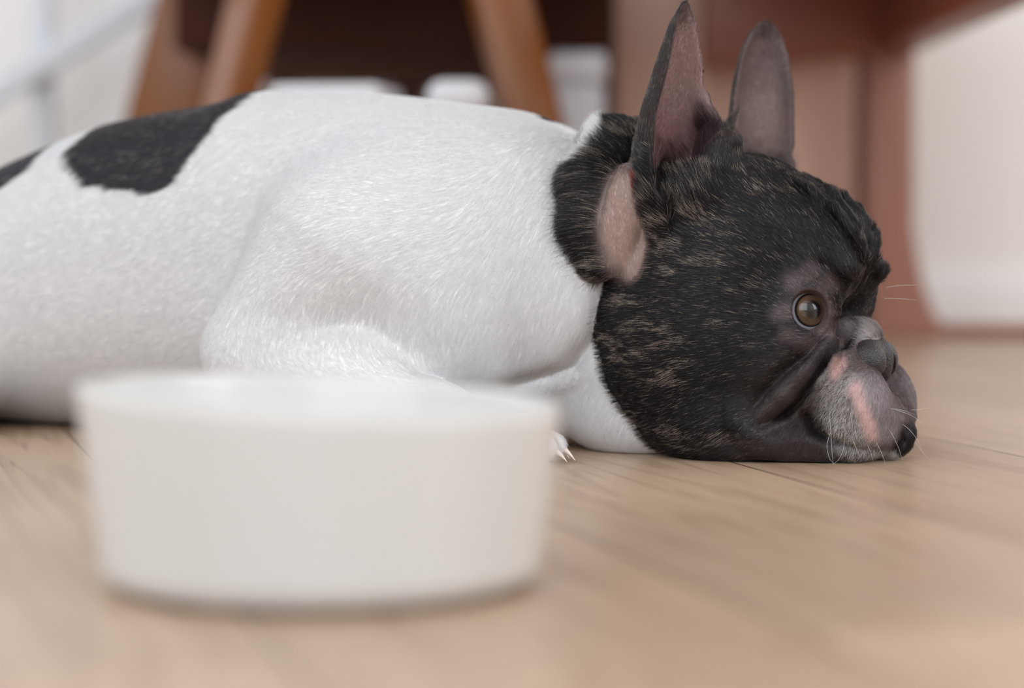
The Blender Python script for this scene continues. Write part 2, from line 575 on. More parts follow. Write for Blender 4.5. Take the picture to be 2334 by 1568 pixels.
class Field:
    def __init__(self, grid):
        self.g = grid
        self.F3, self.L3, self.Z3 = grid[0][:, None, None], grid[1][None, :, None], grid[2][None, None, :]
        self.d = np.full([len(g) for g in grid], BIG, np.float32)

    def box(self, lo, hi, m, sym):
        """index slices of the grid box lo..hi (mm), grown by m"""
        lo = [v / 1000 - m for v in lo]; hi = [v / 1000 + m for v in hi]
        if sym:
            a = max(abs(lo[1]), abs(hi[1])); lo[1], hi[1] = -a, a
        sl = []
        for g, a, b in zip(self.g, lo, hi):
            i0, i1 = np.searchsorted(g, a), np.searchsorted(g, b)
            sl.append(slice(max(0, i0 - 1), min(len(g), i1 + 1)))
        return tuple(sl)

    def coords(self, sl, sym):
        f, l, z = self.F3[sl[0]], self.L3[:, sl[1]], self.Z3[:, :, sl[2]]
        return f, (np.abs(l) if sym else l), z

    def put(self, sl, d, k, mode='add'):
        D = self.d[sl]
        if mode == 'add':
            if k <= 0: D[...] = np.minimum(D, d); return
            h = np.clip(0.5 + 0.5 * (D - d) / k, 0, 1)
            D[...] = D * (1 - h) + d * h - k * h * (1 - h)
        else:
            d = -d
            h = np.clip(0.5 - 0.5 * (D - d) / k, 0, 1)
            D[...] = D * (1 - h) + d * h + k * h * (1 - h)

    def ell(self, c, r, k=8, sym=True, rot=0.0, tilt=0.0, yaw=0.0, mode='add'):
        """ellipsoid, centre and radii in mm; rot turns it in the side view, tilt about the long axis, yaw about the vertical"""
        R = max(r); k = k / 1000
        sl = self.box([v - R for v in c], [v + R for v in c], k + 0.012, sym)
        f, l, z = self.coords(sl, sym)
        f, l, z = f - c[0] / 1000, l - c[1] / 1000, z - c[2] / 1000
        if yaw:
            a = math.radians(yaw); f, l = f * math.cos(a) + l * math.sin(a), -f * math.sin(a) + l * math.cos(a)
        if rot:
            a = math.radians(rot); f, z = f * math.cos(a) + z * math.sin(a), -f * math.sin(a) + z * math.cos(a)
        if tilt:
            a = math.radians(tilt); l, z = l * math.cos(a) + z * math.sin(a), -l * math.sin(a) + z * math.cos(a)
        rx, ry, rz = [v / 1000 for v in r]
        k0 = np.sqrt((f / rx) ** 2 + (l / ry) ** 2 + (z / rz) ** 2)
        k1 = np.sqrt((f / rx ** 2) ** 2 + (l / ry ** 2) ** 2 + (z / rz ** 2) ** 2)
        d = k0 * (k0 - 1.0) / np.maximum(k1, 1e-6)
        self.put(sl, d, k, mode)

    def cap(self, pts, k=6, sym=True, mode='add'):
        """chain of round cones: pts = [(f, l, z, radius)] in mm"""
        for a, b in zip(pts[:-1], pts[1:]):
            A, B = np.array(a[:3]) / 1000, np.array(b[:3]) / 1000
            ra, rb = a[3] / 1000, b[3] / 1000
            R = max(a[3], b[3])
            sl = self.box([min(a[i], b[i]) - R for i in range(3)], [max(a[i], b[i]) + R for i in range(3)], k / 1000 + 0.008, sym)
            f, l, z = self.coords(sl, sym)
            v = B - A
            t = np.clip(((f - A[0]) * v[0] + (l - A[1]) * v[1] + (z - A[2]) * v[2]) / float(v @ v), 0, 1)
            d = np.sqrt((f - A[0] - t * v[0]) ** 2 + (l - A[1] - t * v[1]) ** 2 + (z - A[2] - t * v[2]) ** 2) - (ra + (rb - ra) * t)
            self.put(sl, d, k / 1000, mode)

    def stroke(self, pts, width, amp, lmin=0.0, lmax=200.0, sym=True):
        """groove (amp > 0) or ridge (amp < 0) along a line drawn in the side view; pts = [(f, z)] or [(f, z, scale)] in mm"""
        pts = [p if len(p) == 3 else (p[0], p[1], 1.0) for p in pts]
        fs, zs = [p[0] for p in pts], [p[1] for p in pts]
        m = 2.6 * width
        sl = self.box([min(fs) - m, lmin, min(zs) - m], [max(fs) + m, lmax, max(zs) + m], 0.0, sym)
        f, l, z = self.coords(sl, sym)
        best = None
        for a, b in zip(pts[:-1], pts[1:]):
            ax, az, bx, bz = a[0] / 1000, a[1] / 1000, b[0] / 1000, b[1] / 1000
            vx, vz = bx - ax, bz - az
            t = np.clip(((f - ax) * vx + (z - az) * vz) / max(vx * vx + vz * vz, 1e-9), 0, 1)
            d2 = (f - ax - t * vx) ** 2 + (z - az - t * vz) ** 2
            g = np.exp(-d2 / (width / 1000) ** 2) * (a[2] + (b[2] - a[2]) * t)
            best = g if best is None else np.maximum(best, g)
        mask = np.clip((l - lmin / 1000) / 0.006, 0, 1) * np.clip((lmax / 1000 - l) / 0.006, 0, 1)
        self.d[sl] += (amp / 1000) * best * mask

    def sweep(self, table, n=2.3, k=8, mode='add'):
        """trunk: rows (f, z centre, half height, half width, side offset) in mm"""
        T = np.array(table, float) / 1000
        x = T[:, 0]
        xs = np.linspace(x[0], x[-1], 240)
        cols = []
        for j in range(1, 5):                      # monotone-ish cubic through the rows
            y = T[:, j]
            sl = np.gradient(y, x)
            i = np.clip(np.searchsorted(x, xs) - 1, 0, len(x) - 2)
            h = x[i + 1] - x[i]; t = (xs - x[i]) / h
            cols.append((2*t**3 - 3*t**2 + 1) * y[i] + (t**3 - 2*t**2 + t) * h * sl[i] + (-2*t**3 + 3*t**2) * y[i+1] + (t**3 - t**2) * h * sl[i+1])
        sl = self.box([x[0] * 1000 - 4, -180, -5], [x[-1] * 1000 + 4, 180, 300], 0.012, False)
        f, l, z = self.coords(sl, False)
        zc, hh, ww, lo = [np.interp(f[:, 0, 0], xs, c).astype(np.float32)[:, None, None] for c in cols]
        e = (np.abs((l - lo) / ww) ** n + np.abs((z - zc) / hh) ** n) ** (1 / n)
        d = (e - 1) * np.sqrt(ww * hh) * 0.9
        over = np.maximum(x[0] - f, f - x[-1])
        d = np.where(over > 0, np.maximum(d, over), d)
        self.put(sl, d.astype(np.float32), k / 1000, mode)

    def ear(self, base, tip, normal, radii, flat=0.0, thick=2.4, k=5, cut=0.15):
        """funnel-shaped ear: half tube whose opening looks along normal; radii = [(share of length, radius, centre shift)]"""
        A, B = np.array(base) / 1000, np.array(tip) / 1000
        ax = B - A; Ln = np.linalg.norm(ax); ax /= Ln
        nrm = np.array(normal, float); nrm -= ax * (nrm @ ax); nrm /= np.linalg.norm(nrm)
        sd = np.cross(ax, nrm)
        lo = np.minimum(A, B) * 1000 - 34; hi = np.maximum(A, B) * 1000 + 34
        sl = self.box(list(lo), list(hi), 0.004, False)
        f, l, z = self.coords(sl, False)
        f, l, z = f - A[0], l - A[1], z - A[2]
        v = (f * ax[0] + l * ax[1] + z * ax[2]) / Ln
        a = f * nrm[0] + l * nrm[1] + z * nrm[2]
        bb = f * sd[0] + l * sd[1] + z * sd[2]
        t = [r[0] for r in radii]
        R = np.interp(v, t, [r[1] / 1000 for r in radii])
        S = np.interp(v, t, [r[2] / 1000 for r in radii])
        Wd = np.interp(v, t, [r[3] / 1000 for r in radii])           # half width of the blade
        a = a - S
        rad = np.sqrt(a * a + bb * bb)
        d = np.abs(rad - R) - thick / 1000
        # trim the funnel along the opening so that its half width is Wd
        cutp = np.where(Wd < R, -np.sqrt(np.maximum(R * R - Wd * Wd, 0)), cut * R)
        def smax(x, y, q):
            hh = np.clip(0.5 - 0.5 * (y - x) / q, 0, 1)
            return y * (1 - hh) + x * hh + q * hh * (1 - hh)
        d = smax(d, a - cutp, 0.003)
        d = smax(d, (v - 1.0) * Ln, 0.003)
        d = np.maximum(d, (-0.55 - v) * Ln)
        self.put(sl, d.astype(np.float32), k / 1000)
        return A, ax, nrm, sd, Ln


def sample(D, P, gs):
    ijk, fr = [], []
    for d in range(3):
        u = np.interp(P[:, d], gs[d], np.arange(len(gs[d])))
        i = np.clip(u.astype(int), 0, len(gs[d]) - 2)
        ijk.append(i); fr.append(u - i)
    out = 0
    for a in (0, 1):
        for b in (0, 1):
            for c in (0, 1):
                w = (fr[0] if a else 1 - fr[0]) * (fr[1] if b else 1 - fr[1]) * (fr[2] if c else 1 - fr[2])
                out = out + w * D[ijk[0] + a, ijk[1] + b, ijk[2] + c]
    return out



HEAD, BODY = Field(GRID), Field(GRID)


def S(*pts):
    """side-view stroke points from (px, py, l)"""
    out = []
    for p in pts:
        f, l, z = FLZ(p[0], p[1], p[2])
        out.append((f, z, p[3] if len(p) > 3 else 1.0))
    return out


# ---- skull and face (mm)
HEAD.ell((15, 0, 122), (70, 60, 66), k=10)                       # cranium
HEAD.ell((62, 10, 126), (40, 32, 38), k=12)                      # forehead
HEAD.ell((85, 27, 112), (18.5, 16, 17), k=11)                      # brow
HEAD.ell((2, 28, 78), (71, 45, 74), k=16)                       # cheek and jaw muscle
HEAD.ell((22, 32, 20), (48, 33, 27), k=14)                        # jowl resting on the floor
HEAD.ell((66, 34, 62), (34, 27, 44), k=14)                       # under the eye
HEAD.ell((89, 0, 52), (22, 27, 31), k=12)                       # muzzle
HEAD.ell((97, 23, 33), (27, 21, 29), k=8)
HEAD.ell((108, 8, 24), (20.5, 14, 20), k=6)                        # flews
HEAD.ell((97, 0, 73), (13.5, 13, 11.5), k=7)                        # nose bridge
HEAD.ell((70, 0, 18), (56, 46, 22), k=12)                        # lower jaw
HEAD.ell((117, 0, 17), (13, 19, 15), k=6)                        # chin
# ---- ears
EAR_N = HEAD.ear(FLZ(1570, 440, 42), FLZ(1582, 2, 56), (0.98, 0.15, 0.0),
                 [(-0.5, 12, 0, 12), (-0.3, 22, 0, 22), (0, 33, 0, 33), (0.21, 33, 0, 32.5), (0.30, 32, 0, 31.5), (0.435, 28.5, 0, 27.5), (0.67, 20.5, 0, 20), (0.88, 12.5, 0, 11.5), (0.95, 8, 0, 6), (1.0, 5, 0, 1.5)], thick=1.7)
HEAD.cap([FLZ(1606, 225, 20) + (1.2,), FLZ(1621, 270, 18) + (2.4,), FLZ(1668, 338, 14) + (5,)], k=9, sym=False)
HEAD.cap([FLZ(1684, 250, -35) + (1.2,), FLZ(1664, 292, -33) + (2.5,), FLZ(1632, 335, -26) + (5,)], k=9, sym=False)      # front edge runs down onto the skull
EAR_F = HEAD.ear(FLZ(1746, 440, -46), FLZ(1765, 42, -62), (0.82, 0.57, 0.05),
                 [(-0.5, 12, 0, 12), (-0.3, 18, 0, 18), (0, 26, 0, 26), (0.3, 25.5, 0, 24.5), (0.6, 23, 0, 22), (0.8, 19, 0, 17.5), (0.9, 14.5, 0, 12.5), (0.96, 10, 0, 7), (1.0, 6, 0, 1.5)], thick=1.7)
HEAD.ell(FLZ(1632, 412, 34), (16, 20, 32), k=14, sym=False, rot=-12)
HEAD.ell(FLZ(1566, 462, 44), (25, 20, 21), k=9, sym=False)        # furry fill at the mouth of the near ear
HEAD.ell(FLZ(1412, 500, 60), (13, 9, 34), k=7, rot=-8)           # bald bulge below the ear
HEAD.cap([FLZ(1484, 360, 52) + (3.5,), FLZ(1472, 430, 60) + (4.5,), FLZ(1478, 480, 62) + (4,)], k=4)   # ear pocket
# ---- skin roll behind the ear
HEAD.cap([FLZ(1405, 335, 20) + (20,), FLZ(1362, 430, 46) + (19,), FLZ(1354, 520, 60) + (16,), FLZ(1362, 605, 66) + (9,)], k=8)

# ---- trunk
BODY.sweep([(-690, 70, 30, 20, 0), (-668, 82, 66, 62, 0), (-632, 84, 80, 88, 0), (-592, 84, 84, 98, 0), (-562, 86, 86, 100, 0), (-532, 93, 93, 101, 0), (-498, 99, 99.5, 100, 0),
            (-452, 106, 107, 97, 0), (-407, 110, 110.5, 95, 0), (-352, 114, 114, 94, 0), (-337, 116, 116.5, 94, 0), (-298, 116, 116.5, 95, 0), (-246, 115, 115, 97, 0),
            (-179, 112, 110, 97, 0), (-126, 112, 101, 90, 0), (-95, 112, 88, 78, 0), (-60, 110, 66, 60, 0), (-30, 108, 40, 40, 0)], k=4)
BODY.ell((-185, 60, 100), (72, 52, 86), k=34)                    # shoulder
BODY.ell((-92, 42, 104), (46, 40, 64), k=10)                     # roll of the neck
BODY.cap([(-150, 0, 62, 60), (-60, 0, 62, 54), (0, 0, 62, 46)], k=10)   # throat
BODY.ell((-560, 76, 78), (72, 38, 80), k=18)                     # thigh
BODY.cap([(-610, 104, 26, 26), (-520, 118, 15, 15), (-490, 120, 13, 13)], k=10)   # hind foot
BODY.ell((-46, 22, 26), (46, 26, 30), k=14)                      # throat resting on the floor
# near fore leg
BODY.cap([FLZ(760, 560, 98) + (46,), FLZ(590, 800, 118) + (34,)], k=38, sym=False)
BODY.cap([FLZ(600, 820, 118) + (35,), FLZ(800, 872, 118) + (27,), FLZ(1000, 955, 116) + (19,), FLZ(1110, 1000, 112) + (18,)], k=16, sym=False)
PAWN = FLZ(1172, 1012, 108)
BODY.ell(PAWN, (26, 21, 15), k=10, sym=False)
for i, (df, dl) in enumerate(((14, 15), (21, 5), (21, -6), (13, -15))):
    BODY.ell((PAWN[0] + df, PAWN[1] + dl, 9.5), (11, 6.0, 9), k=3, sym=False)
# far fore leg
BODY.cap([(-190, -90, 90, 44), (-230, -104, 36, 33), (-150, -112, 28, 25), (-85, -106, 20, 18)], k=14, sym=False)
BODY.ell((-62, -104, 15), (26, 21, 15), k=10, sym=False)
for df, dl in ((14, 15), (21, 5), (21, -6), (13, -15)):
    BODY.ell((-62 + df, -104 + dl, 9.5), (11, 6.0, 9), k=3, sym=False)


def SURF(px, py, field=None, y0=1.25, y1=1.75):
    """point (mm, dog frame) where the line of sight of a photo pixel first meets the sculpted head"""
    fd = field or HEAD
    Ys = np.linspace(y0, y1, 1200)
    p0, p1 = at(px, py, y0), at(px, py, y1)
    t = (Ys - y0) / (y1 - y0)
    X = p0.x + (p1.x - p0.x) * t; Zz = p0.z + (p1.z - p0.z) * t
    fl = np.stack([(X - X0) * CA - (Ys - Y0) * SA, -(X - X0) * SA - (Ys - Y0) * CA, Zz], 1)
    d = sample(fd.d, fl, GRID)
    ok = (fl[:, 0] > GRID[0][0]) & (fl[:, 0] < GRID[0][-1]) & (fl[:, 2] > GRID[2][0]) & (fl[:, 2] < GRID[2][-1]) & (fl[:, 1] > GRID[1][0]) & (fl[:, 1] < GRID[1][-1])
    i = np.nonzero((d < 0) & ok)[0]
    j = i[0] if len(i) else int(np.argmin(np.where(ok, d, 9)))
    return fl[j] * 1000


def fold(pts, k=3, sym=True, field=None):
    """skin roll laid on the surface: pts = [(px, py, radius mm, share standing out)]"""
    fd = field or HEAD
    out = []
    for px, py, r, st in pts:
        q = SURF(px, py, fd)
        out.append((q[0] - SA * r * (1 - st), q[1] - CA * r * (1 - st), q[2], r))
    fd.cap(out, k=k, sym=sym)


# ---- eye sockets and lids
EYE_R = 13.2
EYE = np.array(FLZ(1834, 709, 32.5))
GAZE = np.array((0.68, 0.72, 0.10)); GAZE /= np.linalg.norm(GAZE)
HEAD.ell(EYE, (17.5, 17.5, 17.5), k=9)
HEAD.ell(EYE + np.array((0.5, 0.85, 0.0)) * 15, (11.2, 14, 12.8), k=2.2, yaw=math.degrees(math.atan2(0.86, 0.5)) - 90, mode='cut')
# ---- skin rolls of the face
fold([(1918, 752, 5, .3), (1888, 806, 7.5, .45), (1846, 856, 9, .5), (1800, 902, 10, .5), (1752, 948, 10, .45), (1712, 990, 10, .25)], k=2.6)      # roll beside the muzzle
fold([(1782, 655, 4.5, .3), (1808, 622, 5, .5), (1850, 607, 5, .55), (1888, 628, 5, .5), (1908, 668, 4.5, .4), (1912, 715, 4.5, .35)], k=2.2)       # upper lid roll
fold([(1782, 742, 4.5, .2), (1806, 775, 5, .35), (1845, 788, 5, .35), (1885, 768, 4.5, .3)], k=3)                                                     # lower lid roll
fold([(1800, 405, 4, .35), (1850, 440, 4.5, .5), (1900, 484, 4.5, .55), (1942, 540, 4.5, .5), (1965, 590, 5, .3)], k=2.2)                            # forehead wrinkle
fold([(1855, 405, 3.5, .3), (1905, 455, 3.5, .45), (1950, 520, 3.5, .4)], k=2)
fold([(1890, 596, 8, .3), (1915, 620, 8, .35)], k=4)                                                                                                # brow bump
fold([(1690, 965, 9, .25), (1740, 1010, 9, .3), (1800, 1028, 8, .3), (1880, 1036, 7, .25)], k=4)                                                    # lower cheek
# ---- folds of the face (grooves deep, ridges negative)
HEAD.stroke(S((1935, 742, 18, .8), (1922, 790, 24), (1893, 832, 32), (1862, 874, 38), (1828, 912, 43), (1795, 940, 46, .9), (1745, 968, 50, .4)), 3.0, 11.0, lmin=4)
HEAD.stroke(S((1918, 740, 26, .6), (1850, 808, 42), (1792, 850, 50), (1742, 895, 55, .7), (1722, 925, 58, .2)), 3.2, 8.0, lmin=8)
HEAD.stroke(S((1838, 948, 46, .6), (1850, 978, 46), (1880, 998, 44), (1925, 1012, 40, .6), (1990, 1022, 30, .3)), 3.4, 8.0, lmin=14)
HEAD.stroke(S((1690, 930, 60, .4), (1720, 985, 58), (1790, 1010, 54), (1850, 1030, 50, .6)), 6, -2.0, lmin=14)
HEAD.stroke(S((1700, 900, 62, .5), (1705, 960, 60), (1690, 1010, 58, .4)), 6, 2.2, lmin=14)
HEAD.stroke(S((1640, 950, 64, .3), (1660, 1000, 60), (1640, 1040, 58, .5)), 5, 2.0, lmin=14)
HEAD.stroke(S((1978, 1056, 28, .5), (2018, 1032, 20), (2048, 1002, 12), (2064, 968, 5, .6)), 3.0, 4.5)                 # lip line in front
HEAD.stroke(S((2046, 858, 1), (2056, 905, 1), (2066, 955, 0, .5)), 1.8, 2.2, lmin=-5, lmax=9)
HEAD.stroke(S((2012, 860, 12, .6), (2026, 880, 10), (2032, 902, 8, .5)), 1.6, 1.2)
# brow and forehead wrinkles
HEAD.stroke(S((1760, 388, 20, .5), (1830, 440, 22), (1890, 492, 22), (1938, 552, 22, .7), (1955, 600, 20, .4)), 3.4, 4.2, lmin=6)
HEAD.stroke(S((1790, 390, 12, .4), (1860, 440, 12), (1920, 500, 12), (1962, 560, 12, .6)), 3.2, -2.4, lmin=3)
HEAD.stroke(S((1700, 345, 9, .5), (1783, 372, 7), (1850, 410, 5), (1910, 470, 3), (1960, 545, 2, .6)), 3.4, 2.6)
HEAD.stroke(S((1790, 640, 46, .5), (1815, 618, 44), (1850, 606, 42), (1885, 618, 38), (1905, 650, 34, .5)), 3.2, 2.6, lmin=8)
HEAD.stroke(S((1905, 600, 30, .5), (1935, 640, 24), (1942, 690, 20), (1938, 725, 18, .8)), 4.2, 3.6, lmin=6)
# nose bridge fold
HEAD.stroke(S((1945, 742, 10, .8), (1960, 733, 6), (1985, 742, 2, .7)), 3, -1.5)
# ---- creases of the trunk
BODY.stroke(S((1372, 640, 62, .6), (1342, 765, 66), (1292, 828, 68), (1230, 855, 72), (1150, 874, 74, .4)), 4.5, 6.0, lmin=20, sym=False)
BODY.stroke(S((1085, 600, 92, .3), (1098, 690, 94), (1130, 800, 88), (1160, 860, 80, .5)), 14, 1.1, lmin=20, sym=False)
BODY.stroke(S((820, 775, 120, .1), (840, 792, 116), (900, 836, 112), (960, 862, 108, .5)), 6, 2.6, lmin=60, sym=False)
# ---- join and mesh
k = 0.0035
h = np.clip(0.5 + 0.5 * (BODY.d - HEAD.d) / k, 0, 1)
ALL = BODY.d * (1 - h) + HEAD.d * h - k * h * (1 - h)
ALL = np.maximum(ALL, 0.0006 - Z3)


def surface_nets(D, xs, ys, zs):
    s = D < 0
    nx, ny, nz = D.shape
    c = np.zeros((nx - 1, ny - 1, nz - 1), np.int8)
    for i in (0, 1):
        for j in (0, 1):
            for kk in (0, 1):
                c += s[i:nx - 1 + i, j:ny - 1 + j, kk:nz - 1 + kk]
    I, J, K = np.nonzero((c > 0) & (c < 8))
    del c
    acc = np.zeros((len(I), 3)); cnt = np.zeros(len(I))
    for ax in range(3):
        o = [(0, 0), (0, 1), (1, 0), (1, 1)]
        for p, q in o:
            a = [0, 0, 0]; others = [t for t in range(3) if t != ax]
            a[others[0]], a[others[1]] = p, q
            b = list(a); b[ax] = 1
            da = D[I + a[0], J + a[1], K + a[2]]; db = D[I + b[0], J + b[1], K + b[2]]
            m = (da < 0) != (db < 0)
            t = np.where(m, da / np.where(m, da - db, 1), 0)
            for dim in range(3):
                acc[:, dim] += m * (a[dim] + (t if dim == ax else 0))
            cnt += m
    acc /= cnt[:, None]
    base = np.stack([I, J, K], 1) + acc
    P = np.stack([np.interp(base[:, d], np.arange(len(g)), g) for d, g in enumerate((xs, ys, zs))], 1)
    idx = np.full((nx - 1, ny - 1, nz - 1), -1, np.int32)
    idx[I, J, K] = np.arange(len(I))
    quads = []
    for ax in range(3):
        sa = np.take(s, np.arange(D.shape[ax] - 1), ax); sb = np.take(s, np.arange(1, D.shape[ax]), ax)
        E = np.argwhere(sa != sb)
        o1, o2 = [(1, 2), (2, 0), (0, 1)][ax]
        ok = (E[:, o1] > 0) & (E[:, o2] > 0) & (E[:, o1] < D.shape[o1] - 1) & (E[:, o2] < D.shape[o2] - 1)
        E = E[ok]
        inside = s[E[:, 0], E[:, 1], E[:, 2]]
        q = []
        for d1, d2 in ((-1, -1), (0, -1), (0, 0), (-1, 0)):
            C = E.copy(); C[:, o1] += d1; C[:, o2] += d2
            q.append(idx[C[:, 0], C[:, 1], C[:, 2]])
        q = np.stack(q, 1)
        q[inside] = q[inside][:, ::-1]
        quads.append(q)
    Q = np.concatenate(quads)
    return P, Q[(Q >= 0).all(1)]


def make_mesh(name, P, Q):
    me = bpy.data.meshes.new(name)
    me.vertices.add(len(P)); me.vertices.foreach_set('co', np.asarray(P, np.float32).ravel())
    me.loops.add(Q.size); me.loops.foreach_set('vertex_index', Q.astype(np.int32).ravel())
    me.polygons.add(len(Q))
    me.polygons.foreach_set('loop_start', np.arange(0, Q.size, Q.shape[1], dtype=np.int32))
    me.polygons.foreach_set('loop_total', np.full(len(Q), Q.shape[1], np.int32))
    me.update(calc_edges=True)
    me.polygons.foreach_set('use_smooth', np.ones(len(Q), bool))
    return me


VP, VQ = surface_nets(ALL, *GRID)

def smooth(a, b, x):
    t = np.clip((x - a) / (b - a), 0, 1)
    return t * t * (3 - 2 * t)


def vnoise(P, scale, seed=0):
    """smooth value noise in 0..1 at points P (n, 3)"""
    r = np.random.default_rng(seed).random(4096)
    Q = P * scale + 1000.0
    I = np.floor(Q).astype(np.int64); Fq = Q - I
    Fq = Fq * Fq * (3 - 2 * Fq)
    out = 0
    for a in (0, 1):
        for b_ in (0, 1):
            for c in (0, 1):
                hsh = ((I[:, 0] + a) * 73856093 ^ (I[:, 1] + b_) * 19349663 ^ (I[:, 2] + c) * 83492791) & 4095
                w = (Fq[:, 0] if a else 1 - Fq[:, 0]) * (Fq[:, 1] if b_ else 1 - Fq[:, 1]) * (Fq[:, 2] if c else 1 - Fq[:, 2])
                out = out + w * r[hsh]
    return out


def in_poly(f, z, poly):
    inside = np.zeros(len(f), bool)
    n = len(poly)
    for i in range(n):
        (x1, y1), (x2, y2) = poly[i][:2], poly[(i + 1) % n][:2]
        c = ((y1 > z) != (y2 > z)) & (f < (x2 - x1) * (z - y1) / (y2 - y1 + 1e-12) + x1)
        inside ^= c
    return inside


def blob(P, c, r, soft=0.35):
    q = np.sqrt((((P - np.array(c)) / np.array(r)) ** 2).sum(1))
    return 1 - smooth(1 - soft, 1 + soft, q)


def lin(r, g, b_): return np.array(srgb(r, g, b_)[:3])


_sp = {}


def SP(px, py):
    if (px, py) not in _sp: _sp[(px, py)] = SURF(px, py)
    return _sp[(px, py)]


# saddle patch: outline on the flank, in the side view of the dog (mm); carries over the spine
def HPl(px, py, l): return tuple(v * 1000 for v in HP(px, py, l))


def BP(px, py):
    q = SURF(px, py, BODY, 1.35, 2.0)
    return q[0], q[2]


PATCH = [BP(150, 348), BP(164, 385), BP(188, 420), BP(230, 424), BP(262, 430), BP(300, 432), BP(348, 442), BP(398, 420), BP(432, 372),
         BP(462, 330), BP(492, 292), BP(528, 256), BP(556, 240)]
PATCH += [(PATCH[-1][0], 262), (PATCH[0][0] + 12, 262), (PATCH[0][0] + 6, PATCH[0][1] + 7)]
RUMP = [BP(76, 381), BP(45, 402), BP(4, 432)]
RUMP += [(-630, RUMP[2][1] - 25), (-690, 150), (-690, 260), (RUMP[0][0], 260)]
BRINDLE_DARK, BRINDLE_TAN = lin(25, 21, 24), lin(172, 157, 143)
SKIN_PINK = lin(188, 150, 140)


def coat(P, head, n=None, hair=False, seed=1):
    """colour of the coat (or of single hairs) at points P (mm, dog frame); head > 0 on the head"""
    f, l, z = P[:, 0], P[:, 1], P[:, 2]
    N = len(P)
    r = np.random.default_rng(seed)
    jit = (vnoise(P, 1 / 4.0, 5) - 0.5) * 5 + (r.normal(0, 1.4, N) if hair else 0)
    white = lin(233, 232, 232) * np.ones((N, 1))
    if hair:
        white = white * (0.96 + 0.04 * r.random((N, 1)))
    dark = BRINDLE_DARK * np.ones((N, 1))
    if hair:
        dark = dark * (0.4 + 1.3 * r.random((N, 1)) ** 1.5)
        mid = r.random(N) < 0.14
        dark[mid] = lin(78, 73, 76) * (0.5 + 0.8 * r.random((mid.sum(), 1)))
        # brindle: light hairs gathered in broken streaks
        band = vnoise(P * np.array((0.55, 1, 1.5)), 1 / 9.0, 11) * 0.6 + vnoise(P * np.array((0.35, 1, 2.0)), 1 / 4.0, 12) * 0.4
        prob = 0.03 + 0.30 * smooth(0.52, 0.74, band)
        cheek = smooth(80, -10, f - 0.1 * (z - 80)) * 0.75 + 0.25
        m = (r.random(N) < prob * cheek) & ((head > 0) | (r.random(N) < 0.22))
        dark[m] = BRINDLE_TAN * (0.5 + 0.9 * r.random((m.sum(), 1)))
    # patches on the trunk
    patch = in_poly(f + jit * 0.8, z + jit * 0.5, PATCH) & (l > -75)
    patch |= in_poly(f + jit * 0.8, z + jit * 0.5, RUMP)
    grey = dark * 1.2 + np.array((0.014, 0.014, 0.017))
    C = np.where(patch[:, None], grey, white)
    # head
    hd = head * 1000 + jit * 0.25
    C = np.where((hd > 0)[:, None], dark, C)
    is_head = hd > 0
    wt = np.maximum(blob(P, SP(1350, 312), (10, 26, 9), 0.4), blob(P, SP(1336, 338), (7, 26, 9), 0.4)) + jit * 0.03
    C = np.where((blob(P, FLZ(1268, 287, -12), (9, 14, 6), 0.3) + jit * 0.04 > 0.5)[:, None], dark, C)
    C = np.where(((wt > 0.5) & is_head)[:, None], white, C)
    # bare skin below the ear
    b1 = np.maximum(blob(P, FLZ(1418, 500, 66), (12, 22, 33)), blob(P, FLZ(1440, 570, 64), (10, 22, 18)))
    b1 = b1 * is_head
    C = C * (1 - b1[:, None] * 0.85) + lin(186, 160, 150) * b1[:, None] * 0.85
    return C, is_head, patch


ISHEAD = sample(BODY.d, VP, GRID) - sample(HEAD.d, VP, GRID)
PM = VP * 1000
WP = np.stack(to_world(VP[:, 0], VP[:, 1], VP[:, 2]), 1)
ORG = np.array([X0 - 0.2 * CA, Y0 + 0.2 * SA, 0.0])
me = make_mesh('dog', WP - ORG, VQ)
NRM = np.zeros(len(VP) * 3, np.float32)
me.vertices.foreach_get('normal', NRM)
NRM = NRM.reshape(-1, 3).astype(float)
NL = np.stack([NRM[:, 0] * CA - NRM[:, 1] * SA, -NRM[:, 0] * SA - NRM[:, 1] * CA, NRM[:, 2]], 1)   # normals in the dog frame


def ear_coords(E, P):
    A, ax, nrm, sd, Ln = E
    Q = P / 1000 - A
    return Q @ ax / Ln, Q @ nrm * 1000, Q @ sd * 1000


def regions(P, Nn):
    """0..1 masks that steer colour and hair"""
    R = {}
    for key, E, R0 in (('n', EAR_N, 34), ('f', EAR_F, 30)):
        v, a, s = ear_coords(E, P)
        onear = (v > 0.12) & (v < 1.1) & (np.hypot(a, s) < R0)
        ndot = Nn @ E[2]
        rad = np.maximum(np.hypot(a, s), 1e-3)
        ax, nrm, sd = E[1], E[2], E[3]
        radial = (a[:, None] * nrm + s[:, None] * sd) / rad[:, None]
        inward = (Nn * radial).sum(1) < -0.15
        R['ear_' + key] = onear
        R['in_' + key] = onear & inward
        R['v_' + key] = v
    return R


